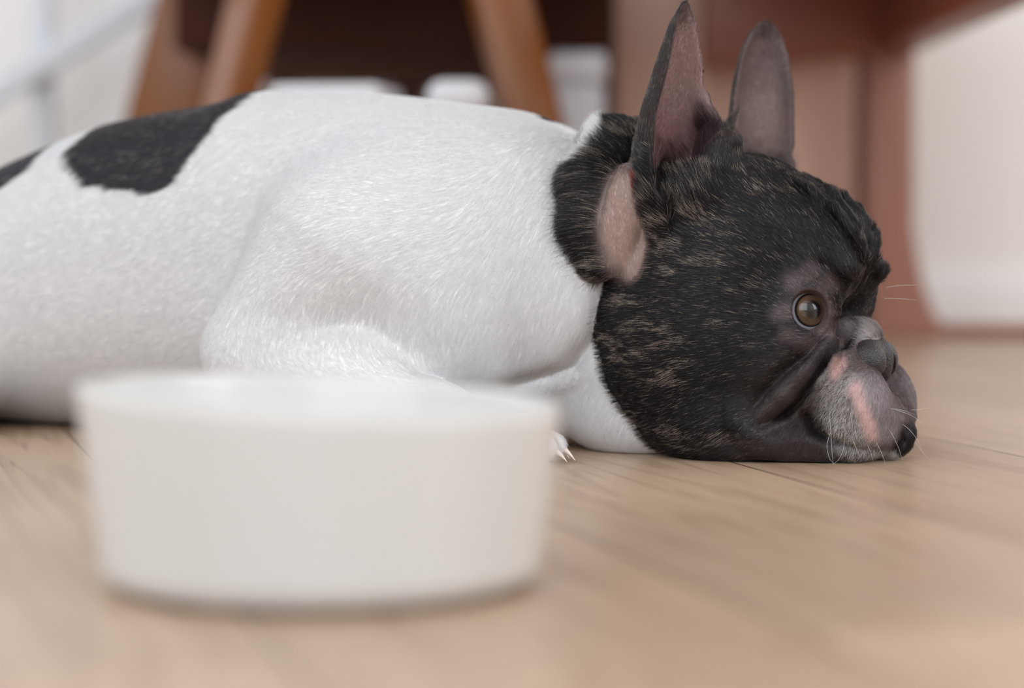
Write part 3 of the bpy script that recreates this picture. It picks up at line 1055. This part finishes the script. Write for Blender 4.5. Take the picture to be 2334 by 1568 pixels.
def body_colour(P, head, Nn, hair=False, seed=1):
    C, is_head, patch = coat(P, head, hair=hair, seed=seed)
    r = np.random.default_rng(seed + 50)
    N = len(P)
    f, l, z = P[:, 0], P[:, 1], P[:, 2]
    al = np.abs(l)
    Q = np.stack([f, al, z], 1)
    R = regions(P, Nn)
    jit = (vnoise(P, 1 / 3.0, 15) - 0.5) * 4 + (r.normal(0, 1.0, N) if hair else 0)
    rv = (0.75 + 0.5 * r.random((N, 1))) if hair else 1.0

    def paint(mask, col, amt=1.0):
        nonlocal C
        mk = (mask * amt)[:, None]
        C = C * (1 - mk) + np.array(col) * rv * mk
    # ears: pink inside, dark towards tip, rim and base
    for key, E in (('n', EAR_N), ('f', EAR_F)):
        v = R['v_' + key]
        _, _, sside = ear_coords(E, P)
        inn = R['in_' + key].astype(float)
        out = R['ear_' + key] & ~R['in_' + key]
        paint(out * smooth(0.12, 0.4, v), lin(70, 58, 54), 0.6)
        if key == 'n':
            paint(inn, lin(172, 143, 140), 0.92)
            paint(inn * smooth(0.50, 0.2, v), lin(170, 116, 118), 0.5)
            paint(inn * smooth(0.80, 1.0, v + jit * 0.02), lin(62, 52, 52), 0.85)
            paint(inn * smooth(7, 14, sside + 14 * (v - 0.45) + jit * 0.6) * smooth(0.1, 0.4, v), lin(74, 62, 60), 0.75)  # dark hair along the rim, deepened with the rim's shadow in the colour
        else:
            paint(inn, lin(122, 104, 102), 0.92)
            paint(inn * blob(P, FLZ(1740, 270, -60), (14, 30, 26), 0.6), lin(160, 134, 124), 0.6)
            paint(inn * blob(P, FLZ(1780, 220, -60), (8, 30, 26), 0.6), lin(78, 66, 68), 0.5)
            paint(inn * smooth(0.85, 1.0, v + jit * 0.02), lin(66, 56, 56), 0.8)
        edge = (0.16 - v) * 100 + jit * 4
        if key == 'n':
            mound = np.maximum(blob(P, FLZ(1628, 405, 34), (27, 32, 46), 0.3), blob(P, FLZ(1566, 462, 44), (33, 30, 31), 0.3))
            edge = np.maximum(edge, (mound - 0.5) * 26 + jit * 3)
        paint(inn * smooth(-4, 8, edge), BRINDLE_DARK * 0.9, 0.9)
        R['fringe_' + key] = (inn > 0) & (edge > -4)
    # red spot in the fold of the near ear
    paint(blob(P, FLZ(1456, 412, 62), (3.6, 14, 4.5), 0.2) * (l > 0), lin(150, 44, 34))
    # skin around the eye
    q = np.sqrt((((Q - EYE) / np.array((21, 22, 23))) ** 2).sum(1))
    paint(smooth(1.15, 0.75, q) * (al > 20), lin(96, 82, 82), 0.6)
    qe = np.sqrt((((Q - EYE - GAZE * 8) / np.array((15, 15, 15.0))) ** 2).sum(1))
    paint(smooth(1.1, 0.9, qe), lin(96, 78, 74), 0.7)
    # muzzle: dark grey lips, whitened whisker pad, pink bald streaks
    muz = blob(Q, (112, 18, 40), (26, 34, 40), 0.3)
    paint(muz * is_head, lin(112, 96, 96), 0.75)
    pad = np.zeros(N)
    for px, py, rr in ((1905, 905, (10, 16, 11)), (1915, 945, (12, 16, 12)), (1935, 985, (14, 16, 12)), (1950, 1025, (13, 18, 9)), (1892, 872, (8, 14, 9)), (1975, 1035, (10, 18, 6)), (1940, 880, (9, 14, 8)), (1965, 905, (8, 14, 9)), (1985, 1000, (9, 14, 9))):
        pad = np.maximum(pad, blob(Q, SP(px, py), rr, 0.5))
    pad = pad * smooth(0.15, 0.5, vnoise(P, 1 / 2.5, 21) + 0.2)
    if hair: pad = pad * np.where(r.random(N) < 0.6, 1.0, 0.0)
    paint(pad * is_head, lin(222, 217, 212), 0.9 if hair else 0.3)
    for px, py, rr in ((2005, 905, (9, 14, 12)), (2020, 950, (9, 16, 14)), (2035, 985, (9, 16, 10)), (1985, 880, (8, 14, 8))):
        paint(blob(Q, SP(px, py), rr, 0.6) * is_head, lin(152, 140, 142), 0.65)
    for px, py, rr in ((1950, 886, (3.4, 14, 4.4)), (1960, 912, (3.0, 14, 5)), (1970, 938, (3.2, 14, 5)), (1980, 964, (3.6, 14, 5.5)), (1987, 988, (2.8, 14, 4)), (1913, 832, (2.6, 12, 5)), (1904, 850, (2.2, 12, 4.5))):
        paint(blob(Q, SP(px, py), np.array(rr) * 1.0, 0.8) * is_head * smooth(0.0, 0.3, vnoise(P, 1 / 2.0, 23)), lin(226, 188, 182), 0.8)
    paint(blob(Q, SP(1965, 752), (12, 16, 8), 0.6) * is_head, lin(166, 158, 156), 0.8)      # grey bridge of the nose
    paint(blob(Q, SP(1925, 795), (9, 10, 11), 0.5) * is_head, lin(124, 108, 104), 0.6)
    paint(np.maximum(blob(Q, SP(2000, 1052), (9, 18, 3.5), 0.4), blob(Q, SP(2030, 1036), (8, 16, 4), 0.4)) * is_head, lin(214, 212, 212), 0.85)    # white edge of the chin
    paint(np.maximum(blob(Q, SP(2068, 1012), (7, 14, 7), 0.4), blob(Q, SP(2070, 985), (5, 10, 6), 0.4)) * is_head, lin(26, 22, 24), 0.9)          # black lip
    for px, py in ((1842, 955), (1855, 975), (1872, 992)):
        paint(blob(Q, SP(px, py), (4.5, 12, 4), 0.6) * is_head, lin(24, 18, 20), 0.85)
    for px, py in ((1785, 715), (1800, 768), (1845, 785), (1890, 755), (1850, 620), (1812, 640), (1890, 650)):
        paint(blob(Q, SP(px, py), (5.5, 14, 5.5), 0.7) * is_head, lin(120, 102, 102), 0.5)
    # inside of the mouth corner
    paint(blob(Q, FLZ(1856, 975, 46), (6, 20, 6), 0.5) * is_head, lin(24, 18, 20), 0.8)
    for px, py, rr in ((1915, 765, 4.5), (1888, 808, 6), (1846, 856, 7.5), (1800, 902, 8), (1758, 945, 8)):  # short coat on the roll, lightened further for light contrast with its creases
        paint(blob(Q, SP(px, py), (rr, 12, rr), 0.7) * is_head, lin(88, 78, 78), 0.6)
    # jaw and fold: greyish brown short coat
    paint(blob(Q, FLZ(1800, 900, 50), (26, 30, 26), 0.6) * is_head, lin(78, 68, 66), 0.45)
    paint(blob(Q, FLZ(1780, 1030, 52), (45, 40, 10), 0.6) * is_head, lin(84, 74, 74), 0.5)
    # bare pink skin showing on elbow crease and chest
    if not hair:
        paint((~is_head & ~patch).astype(float), lin(232, 229, 228), 0.5)
    return C, is_head, patch, R


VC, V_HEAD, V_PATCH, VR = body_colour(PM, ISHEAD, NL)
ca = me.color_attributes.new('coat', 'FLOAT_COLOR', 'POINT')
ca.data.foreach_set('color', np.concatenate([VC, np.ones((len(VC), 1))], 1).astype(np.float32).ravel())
dog = link('dog', me)
dog.location = ORG
m, nt, b = new_mat('dog_skin')
an = nt.nodes.new('ShaderNodeAttribute'); an.attribute_name = 'coat'
nt.links.new(an.outputs['Color'], b.inputs['Base Color'])
nz = nt.nodes.new('ShaderNodeTexNoise'); nz.inputs['Scale'].default_value = 900; nz.inputs['Detail'].default_value = 3
tcn = nt.nodes.new('ShaderNodeTexCoord'); nt.links.new(tcn.outputs['Object'], nz.inputs['Vector'])
bpn = nt.nodes.new('ShaderNodeBump'); bpn.inputs['Strength'].default_value = 0.25; bpn.inputs['Distance'].default_value = 0.0006
nt.links.new(nz.outputs[0], bpn.inputs['Height']); nt.links.new(bpn.outputs[0], b.inputs['Normal'])
setin(b, Roughness=0.55, Specular_IOR_Level=0.35)
me.materials.append(m)
tag(dog, 'black and white bulldog lying flat on the wooden floor with its chin down', 'dog')


def place_child(name, me, P_world_origin, mat):
    o = link(name, me, dog, mat)
    o.location = np.asarray(P_world_origin) - ORG
    return o


# ---- nose, modelled finely
NG = tuple(np.arange(a, b_, 0.00055, dtype=np.float32) for a, b_ in ((0.084, 0.126), (-0.026, 0.026), (0.036, 0.086)))
NOSE = Field(NG)
NOSE.ell((100.5, 0, 64), (14.5, 18, 13), k=3)
NOSE.ell((103.5, 11, 60.5), (13.5, 11, 13), k=2)
NOSE.ell((109.5, 0, 60.5), (8.4, 6.2, 14), k=2)
NOSE.cap([(117.3, 5.6, 66.5, 1.0), (115.6, 6.6, 61, 2.1), (114.2, 7.6, 55.5, 2.3), (112, 9.5, 51, 1.6)], k=0.9, mode='cut')
NOSE.cap([(108, 15.5, 49.0, 1.0), (102, 19.5, 51, 1.5), (97, 21.5, 55, 1.2)], k=1.5, mode='cut')
NOSE.cap([(118.2, 0, 62, 0.4), (117.2, 0, 54, 0.6), (115, 0, 47, 0.7)], k=1.0, mode='cut')
NP_, NQ = surface_nets(NOSE.d, *NG)
nme = make_mesh('nose', np.stack(to_world(NP_[:, 0], NP_[:, 1], NP_[:, 2]), 1) - ORG, NQ)
mn, ntn, bn = new_mat('nose_leather')
setin(bn, Base_Color=srgb(42, 35, 37), Roughness=0.38, Specular_IOR_Level=0.5)
vo = ntn.nodes.new('ShaderNodeTexVoronoi'); vo.inputs['Scale'].default_value = 1300
tcn = ntn.nodes.new('ShaderNodeTexCoord'); ntn.links.new(tcn.outputs['Object'], vo.inputs['Vector'])
bpn = ntn.nodes.new('ShaderNodeBump'); bpn.inputs['Strength'].default_value = 0.5; bpn.inputs['Distance'].default_value = 0.0005
ntn.links.new(vo.outputs['Distance'], bpn.inputs['Height']); ntn.links.new(bpn.outputs[0], bn.inputs['Normal'])
nose = place_child('nose', nme, ORG, mn)
nose['label'] = 'dark grey leathery nose'


# ---- eyes
def eyeball(side):
    bm = bmesh.new()
    bmesh.ops.create_uvsphere(bm, u_segments=64, v_segments=48, radius=EYE_R / 1000)
    g = GAZE.copy(); c = EYE.copy()
    g[1] *= side; c[1] *= side
    gw = Vector((g[0] * CA - g[1] * SA, -g[0] * SA - g[1] * CA, g[2])).normalized()
    cl = bm.verts.layers.float_color.new('eye')
    q = Vector((0, 0, 1)).rotation_difference(gw)
    for v in bm.verts:
        a = math.degrees(v.co.angle(Vector((0, 0, 1))))
        up = (q @ v.co).z / (EYE_R / 1000)
        if a < 20: col = lin(10, 9, 10)
        elif a < 43:
            t = (a - 20) / 23
            col = lin(56, 42, 34) * (1 - t) + lin(108, 84, 64) * t
            if t < 0.35: col = col * (0.15 + 0.85 * t / 0.35)
        elif a < 49.5: col = lin(36, 28, 27)
        elif a < 52: col = lin(120, 100, 98)
        else: col = lin(196, 196, 206)
        v[cl] = (*col, 1)
        if a < 48: v.co *= 1 + 0.02 * math.cos(math.radians(a / 48 * 90)) ** 1.2
        v.co = q @ v.co
    me = bpy.data.meshes.new('eyeball')
    for fc in bm.faces: fc.smooth = True
    bm.to_mesh(me); bm.free()
    return me, to_world(*(c / 1000))


mE, ntE, bE = new_mat('eye')
an = ntE.nodes.new('ShaderNodeAttribute'); an.attribute_name = 'eye'
ntE.links.new(an.outputs['Color'], bE.inputs['Base Color'])
setin(bE, Roughness=0.25, Specular_IOR_Level=0.3, Coat_Weight=1.0, Coat_Roughness=0.01, Coat_IOR=1.4)
for side in (1, -1):
    eme, pos = eyeball(side)
    ey = place_child('eye', eme, pos, mE)
    ey['label'] = 'glossy brown eye'

# ---- moist rims of the lids
mR, ntR, bR = new_mat('lid_rim')
an = ntR.nodes.new('ShaderNodeAttribute'); an.attribute_name = 'rim'
ntR.links.new(an.outputs['Color'], bR.inputs['Base Color'])
setin(bR, Roughness=0.18, Specular_IOR_Level=0.6, Coat_Weight=0.6, Coat_Roughness=0.05)
O = np.array((0.52, 0.852, -0.02)); O /= np.linalg.norm(O)
Hh = np.array((O[1], -O[0], 0.0)); Hh /= np.linalg.norm(Hh)
Vv = np.cross(Hh, O); Vv *= np.sign(Vv[2])
for side in (1, -1):
    bm = bmesh.new()
    cl = bm.verts.layers.float_color.new('rim')
    rings = []
    for i in range(56):
        ph = 2 * math.pi * i / 56
        tilt_ = math.radians(-14)
        hh_, vv_ = 10.6 * math.cos(ph), 12.3 * math.sin(ph)
        h2, v2 = hh_ * math.cos(tilt_) - vv_ * math.sin(tilt_), hh_ * math.sin(tilt_) + vv_ * math.cos(tilt_)
        dirv = O * 5.5 + Hh * h2 + Vv * v2
        un = dirv / np.linalg.norm(dirv)
        p = EYE + un * (EYE_R + 0.35)
        tang = np.cross(O, un); tang /= np.linalg.norm(tang)
        side_ = np.cross(un, tang)
        rr = 0.6
        low = 0.5 - 0.5 * math.sin(ph - 0.5)
        col = lin(30, 24, 26) * (1 - low) + lin(98, 86, 88) * low
        glint = max(0.0, math.cos(ph + 2.3)) ** 2  # highlight of the moist lower lid painted into the rim colour
        col = col * (1 - glint) + lin(168, 164, 172) * glint
        ring = []
        for kk in range(8):
            a = 2 * math.pi * kk / 8
            q = p + un * rr * math.cos(a) + side_ * rr * 1.25 * math.sin(a)
            q = np.array((q[0], q[1] * side, q[2])) / 1000
            v = bm.verts.new(Vector(to_world(*q)) - Vector(ORG)); v[cl] = (*col, 1)
            ring.append(v)
        rings.append(ring)
    for i in range(56):
        a_, b_ = rings[i], rings[(i + 1) % 56]
        for kk in range(8): bm.faces.new((a_[kk], a_[(kk + 1) % 8], b_[(kk + 1) % 8], b_[kk]))
    bmesh.ops.recalc_face_normals(bm, faces=bm.faces[:])
    rme = bpy.data.meshes.new('eyelid_rim'); bm.to_mesh(rme); bm.free()
    for p_ in rme.polygons: p_.use_smooth = True
    place_child('eyelid_rim', rme, ORG, mR)

# ---- claws of the fore paws
mC = simple_mat('claw_horn', srgb(222, 206, 194), 0.35)
for (pf, pl) in ((PAWN[0], PAWN[1]), (-62, -104)):
    for df, dl in ((14, 15), (21, 5), (21, -6), (13, -15)):
        bm = bmesh.new()
        rings = []
        for t in np.linspace(0, 1, 7):
            rr = 0.0026 * (1 - t ** 1.6) + 0.0002
            cx, cz = 0.006 + 0.011 * t, 0.0085 - 0.007 * t * t
            ring = []
            for kk in range(10):
                a = 2 * math.pi * kk / 10
                p = to_world((pf + df) / 1000 + cx, (pl + dl) / 1000 + rr * 0.7 * math.cos(a), max(0.0007, cz + rr * math.sin(a)))
                ring.append(bm.verts.new(Vector(p) - Vector(ORG)))
            rings.append(ring)
        for a_, b_ in zip(rings[:-1], rings[1:]):
            for i in range(10): bm.faces.new((a_[i], a_[(i + 1) % 10], b_[(i + 1) % 10], b_[i]))
        bm.faces.new(rings[-1]); bm.faces.new(rings[0][::-1])
        bmesh.ops.recalc_face_normals(bm, faces=bm.faces[:])
        cme = bpy.data.meshes.new('claw'); bm.to_mesh(cme); bm.free()
        for p_ in cme.polygons: p_.use_smooth = True
        place_child('claw', cme, ORG, mC)


# ---- fur
def curves_object(name, pts, radius, colour, mat, nrm=None):
    """pts (n, k, 3) relative to the dog; radius (n, k); colour (n, 3)"""
    n, kp = pts.shape[:2]
    cu = bpy.data.hair_curves.new(name)
    cu.add_curves([kp] * n)
    cu.position_data.foreach_set('vector', pts.astype(np.float32).ravel())
    ra = cu.attributes.get('radius') or cu.attributes.new('radius', 'FLOAT', 'POINT')
    ra.data.foreach_set('value', radius.astype(np.float32).ravel())
    at_ = cu.attributes.new('coat', 'FLOAT_COLOR', 'CURVE')
    at_.data.foreach_set('color', np.concatenate([colour, np.ones((n, 1))], 1).astype(np.float32).ravel())
    if nrm is None: nrm = np.tile(np.array((0.0, -1.0, 0.3)), (n, 1))
    an_ = cu.attributes.new('skin_normal', 'FLOAT_VECTOR', 'CURVE')
    an_.data.foreach_set('vector', nrm.astype(np.float32).ravel())
    cu.materials.append(mat)
    o = bpy.data.objects.new(name, cu)
    COL.objects.link(o)
    o.parent = dog
    return o


def hair_mat(name):
    m, nt, b = new_mat(name)
    an = nt.nodes.new('ShaderNodeAttribute'); an.attribute_name = 'coat'
    nt.links.new(an.outputs['Color'], b.inputs['Base Color'])
    bw = nt.nodes.new('ShaderNodeRGBToBW'); nt.links.new(an.outputs['Color'], bw.inputs[0])
    mr = nt.nodes.new('ShaderNodeMapRange')
    mr.inputs[1].default_value, mr.inputs[2].default_value = 0.02, 0.5
    mr.inputs[3].default_value, mr.inputs[4].default_value = 0.2, 0.08
    nt.links.new(bw.outputs[0], mr.inputs[0]); nt.links.new(mr.outputs[0], b.inputs['Specular IOR Level'])
    setin(b, Roughness=0.42)
    # short lying hair shades mostly like the skin it lies on
    nn = nt.nodes.new('ShaderNodeAttribute'); nn.attribute_name = 'skin_normal'
    ge = nt.nodes.new('ShaderNodeNewGeometry')
    sc_ = nt.nodes.new('ShaderNodeVectorMath'); sc_.operation = 'SCALE'; sc_.inputs['Scale'].default_value = 0.45
    nt.links.new(ge.outputs['Normal'], sc_.inputs[0])
    ad = nt.nodes.new('ShaderNodeVectorMath'); ad.operation = 'ADD'
    nt.links.new(nn.outputs['Vector'], ad.inputs[0]); nt.links.new(sc_.outputs[0], ad.inputs[1])
    no = nt.nodes.new('ShaderNodeVectorMath'); no.operation = 'NORMALIZE'
    nt.links.new(ad.outputs[0], no.inputs[0]); nt.links.new(no.outputs[0], b.inputs['Normal'])
    tr = nt.nodes.new('ShaderNodeBsdfTranslucent'); nt.links.new(an.outputs['Color'], tr.inputs[0])
    mx = nt.nodes.new('ShaderNodeMixShader'); mx.inputs[0].default_value = 0.12
    nt.links.new(b.outputs[0], mx.inputs[1]); nt.links.new(tr.outputs[0], mx.inputs[2])
    nt.links.new(mx.outputs[0], nt.nodes['Material Output'].inputs[0])
    return m


M_HAIR = hair_mat('dog_hair')


def grow(count_head, count_body):
    T = np.concatenate([VQ[:, [0, 1, 2]], VQ[:, [0, 2, 3]]])
    A, B_, C_ = PM[T[:, 0]], PM[T[:, 1]], PM[T[:, 2]]
    area = 0.5 * np.linalg.norm(np.cross(B_ - A, C_ - A), axis=1)
    cen = (A + B_ + C_) / 3
    nm = NL[T].mean(1); nm /= np.maximum(np.linalg.norm(nm, axis=1, keepdims=True), 1e-9)
    hd = ISHEAD[T].mean(1) > 0
    dens = area.copy()
    dens[(cen[:, 2] < 2.0)] = 0
    face = nm @ np.array((SA, CA, 0.25))                        # towards the side the viewer stands on
    dens *= np.where(face > -0.25, 1.0, 0.3)
    dens[(cen[:, 0] < -600)] *= 0.4
    q = np.sqrt((((np.stack([cen[:, 0], np.abs(cen[:, 1]), cen[:, 2]], 1) - EYE - GAZE * 7) / np.array((13.5, 13.5, 13.5))) ** 2).sum(1))
    dens[q < 1] = 0
    nn = np.sqrt((((cen - np.array((103, 0, 62))) / np.array((15, 19, 13.5))) ** 2).sum(1))
    dens[nn < 1] = 0
    out = []
    for sel, cnt in ((hd, count_head), (~hd, count_body)):
        w = np.where(sel, dens, 0); w = w / w.sum()
        t = rng.choice(len(T), cnt, p=w)
        u, v = rng.random(cnt), rng.random(cnt)
        fl = u + v > 1; u[fl], v[fl] = 1 - u[fl], 1 - v[fl]
        P = A[t] + (B_[t] - A[t]) * u[:, None] + (C_[t] - A[t]) * v[:, None]
        nr = NL[T[t, 0]] * (1 - u - v)[:, None] + NL[T[t, 1]] * u[:, None] + NL[T[t, 2]] * v[:, None]
        nr /= np.maximum(np.linalg.norm(nr, axis=1, keepdims=True), 1e-9)
        ih = ISHEAD[T[t, 0]] * (1 - u - v) + ISHEAD[T[t, 1]] * u + ISHEAD[T[t, 2]] * v
        out.append((P, nr, ih))
    P = np.concatenate([o[0] for o in out]); nr = np.concatenate([o[1] for o in out]); ih = np.concatenate([o[2] for o in out])
    N = len(P)
    col, is_head, patch, R = body_colour(P, ih, nr, hair=True, seed=3)
    f, l, z = P[:, 0], P[:, 1], P[:, 2]
    al, sg = np.abs(l), np.sign(l)
    Q = np.stack([f, al, z], 1)
    # direction of growth
    D = np.empty((N, 3)); D[:] = (-1.0, 0, -0.38)
    D[:, 1] = 0.25 * sg * smooth(140, 215, z)
    nk = smooth(-150, -95, f) * (~is_head)
    D = D * (1 - nk[:, None]) + np.stack([-0.45 * np.ones(N), 0.1 * sg, -0.9 * np.ones(N)], 1) * nk[:, None]
    arm = smooth(78, 100, l) * smooth(125, 80, z) * (~is_head) * smooth(-300, -250, f)
    D = D * (1 - arm[:, None]) + np.array((-0.15, 0.1, -1.0)) * arm[:, None]
    leg = smooth(88, 112, l) * smooth(78, 50, z) * (~is_head) * smooth(-270, -215, f)
    D = D * (1 - leg[:, None]) + np.array((0.9, 0.05, -0.45)) * leg[:, None]
    hdv = np.stack([f - 116, 0.5 * (l - sg * 8), z - 70], 1)
    hdv /= np.maximum(np.linalg.norm(hdv, axis=1, keepdims=True), 1e-6)
    hdv[:, 0] -= 0.35 * smooth(80, 20, f); hdv[:, 2] -= 0.2 * smooth(80, 20, f)
    D[is_head] = hdv[is_head]
    L = np.where(is_head, 5.4, 6.5)
    lift = np.where(is_head, 0.20, 0.08)
    L = L + 3.0 * (~is_head) * smooth(-210, -90, f) * smooth(20, 60, z)
    L = L * (1 - 0.3 * (~is_head) * smooth(85, 105, l) * smooth(85, 60, z))
    for key, E in (('n', EAR_N), ('f', EAR_F)):
        e, inn, v = R['ear_' + key], R['in_' + key], R['v_' + key]
        D[e] = E[1] + E[2] * 0.1
        L[e] = 3.6; L[inn] = 3.0
        tuft = R['fringe_' + key]
        L[tuft] = 9.5; lift[tuft] = 0.5
        D[tuft] = E[1] * 0.8 + np.array((-0.35, 0.5 if key == 'n' else -0.5, 0))
    b1 = np.maximum(blob(P, FLZ(1418, 500, 66), (12, 22, 33)), blob(P, FLZ(1440, 570, 64), (10, 22, 18)))
    L = L * (1 - 0.5 * b1)
    D[b1 > 0.4] = (0.1, 0, -1)
    ruff = blob(P, FLZ(1340, 460, 50), (24, 40, 60), 0.25) * is_head * (b1 < 0.2)
    D = D * (1 - ruff[:, None]) + np.array((-0.95, 0.25, -0.25)) * ruff[:, None]
    L = L * (1 - ruff) + 12.5 * ruff; lift = lift * (1 - ruff) + 0.5 * ruff
    wt = blob(P, SP(1350, 312), (14, 28, 13), 0.4) * is_head
    D = D * (1 - wt[:, None]) + np.array((-0.5, 0.1, 1.0)) * wt[:, None]
    # tuft of dark hair at the mouth of the ear
    tf = np.maximum(blob(P, FLZ(1560, 430, 52), (26, 30, 24), 0.35), blob(P, FLZ(1625, 350, 40), (15, 26, 22), 0.35)) * is_head * (~R['ear_n'] | R['in_n'])
    D = D * (1 - tf[:, None]) + np.array((-0.45, 0.2, 1.0)) * tf[:, None]
    L = L * (1 - tf) + 12 * tf; lift = lift * (1 - tf) + 0.4 * tf
    muz = blob(Q, (112, 20, 38), (28, 36, 42), 0.3) * is_head
    L = L * (1 - muz) + 3.2 * muz; lift = lift * (1 - muz) + 0.35 * muz
    wp = np.zeros(N)
    for px, py in ((1905, 905), (1915, 945), (1935, 985), (1950, 1025), (1892, 872)):
        wp = np.maximum(wp, blob(Q, SP(px, py), (13, 18, 12), 0.4))
    L = L * (1 - wp) + 4.6 * wp; lift = lift * (1 - wp) + 0.5 * wp
    D = D + rng.normal(0, 0.3, (N, 3)) * wp[:, None]
    qe = np.sqrt((((Q - EYE) / np.array((23, 24, 25))) ** 2).sum(1))
    ey = smooth(1.35, 0.85, qe)
    roll = np.zeros(N)
    for px, py, rr in ((1890, 806, 12), (1846, 856, 15), (1800, 902, 17), (1752, 950, 17), (1790, 1025, 18), (1850, 1035, 16)):
        roll = np.maximum(roll, blob(Q, SP(px, py), (rr, 20, rr), 0.5))
    L = L * (1 - 0.62 * roll); lift = lift * (1 - 0.3 * roll)
    L = L * (1 - 0.6 * ey)
    # project on the skin, jitter, bend
    D = D + rng.normal(0, 0.10, (N, 3)) + (np.stack([vnoise(P, 1 / 14.0, s_) for s_ in (31, 32, 33)], 1) - 0.5) * np.where(is_head, 0.45, 0.12)[:, None]
    D -= nr * (D * nr).sum(1, keepdims=True)
    D /= np.maximum(np.linalg.norm(D, axis=1, keepdims=True), 1e-6)
    L = L * (0.7 + 0.5 * rng.random(N))
    lift = lift * (0.6 + 0.8 * rng.random(N))
    s = np.linspace(0, 1, 4)
    pts = P[:, None, :] - nr[:, None, :] * 0.25 + L[:, None, None] * (D[:, None, :] * s[None, :, None] * np.sqrt(1 - np.minimum(lift, .9) ** 2)[:, None, None]
                                          + nr[:, None, :] * (lift[:, None] * (s - 0.45 * s * s)[None, :] * 1.5)[:, :, None])
    for i in (1, 2, 3):                                          # keep every strand outside the skin, also in hollows
        for _ in range(2):
            d = sample(ALL, pts[:, i] / 1000, GRID) * 1000
            pts[:, i] += nr * np.maximum(0, (0.05 + 0.12 * i) - d)[:, None]
    pts[:, :, 2] = np.maximum(pts[:, :, 2], 0.4)
    rad = (np.where(is_head, 0.047, 0.050)[:, None] * np.array((1.0, 1.0, 0.75, 0.25))[None, :]) / 1000
    W3 = np.stack(to_world(pts[:, :, 0] / 1000, pts[:, :, 1] / 1000, pts[:, :, 2] / 1000), 2) - ORG
    NW = np.stack([nr[:, 0] * CA - nr[:, 1] * SA, -nr[:, 0] * SA - nr[:, 1] * CA, nr[:, 2]], 1)
    return W3, rad, col, NW


if FUR:
    W3, rad, col, NW = grow(420000, 640000)
    fur = curves_object('fur', W3, rad, col, M_HAIR, NW)
    tag(fur, 'short smooth coat', kind='stuff')

# ---- whiskers
wl = []
for px, py, ll, path in ((1890, 935, 45, ((3, 40), (6, 90), (10, 125))), (1893, 985, 44, ((-8, 30), (-2, 60), (12, 78))), (1925, 1000, 40, ((-4, 28), (-14, 48), (-28, 66))),
                         (1935, 970, 38, ((8, 30), (18, 55), (26, 75))), (1985, 985, 28, ((16, 30), (26, 52), (34, 78))), (2010, 960, 22, ((20, 24), (36, 56), (48, 90))),
                         (2030, 930, 16, ((24, 8), (50, 18), (72, 36))), (2045, 960, 10, ((22, 14), (40, 34), (56, 62))), (1970, 1000, 32, ((10, 20), (16, 34), (20, 52))),
                         (2005, 925, 22, ((26, 6), (52, 10), (80, 20))), (2060, 930, -4, ((20, 4), (42, 2), (62, -2))), (2062, 985, -6, ((22, 20), (40, 44), (54, 70))),
                         (2020, 655, -22, ((26, -4), (52, -5), (80, -6))), (2016, 680, -22, ((26, 0), (52, 2), (76, 4)))):
    row = []
    for i, (dx, dy) in enumerate(((0, 0),) + path):
        f_, l_, z_ = FLZ(px + dx, py + dy, ll + (2.5 * i if ll > 0 else -1.5 * i))
        row.append(np.array(to_world(f_ / 1000, l_ / 1000, max(z_, 0.8) / 1000)) - ORG)
    wl.append(row)
wl = np.array(wl)
wh = curves_object('whiskers', wl, np.tile(np.array((0.075, 0.07, 0.055, 0.02)) / 1000, (len(wl), 1)),
                   np.tile(lin(225, 220, 215), (len(wl), 1)), M_HAIR)
tag(wh, 'long white whiskers', kind='stuff')
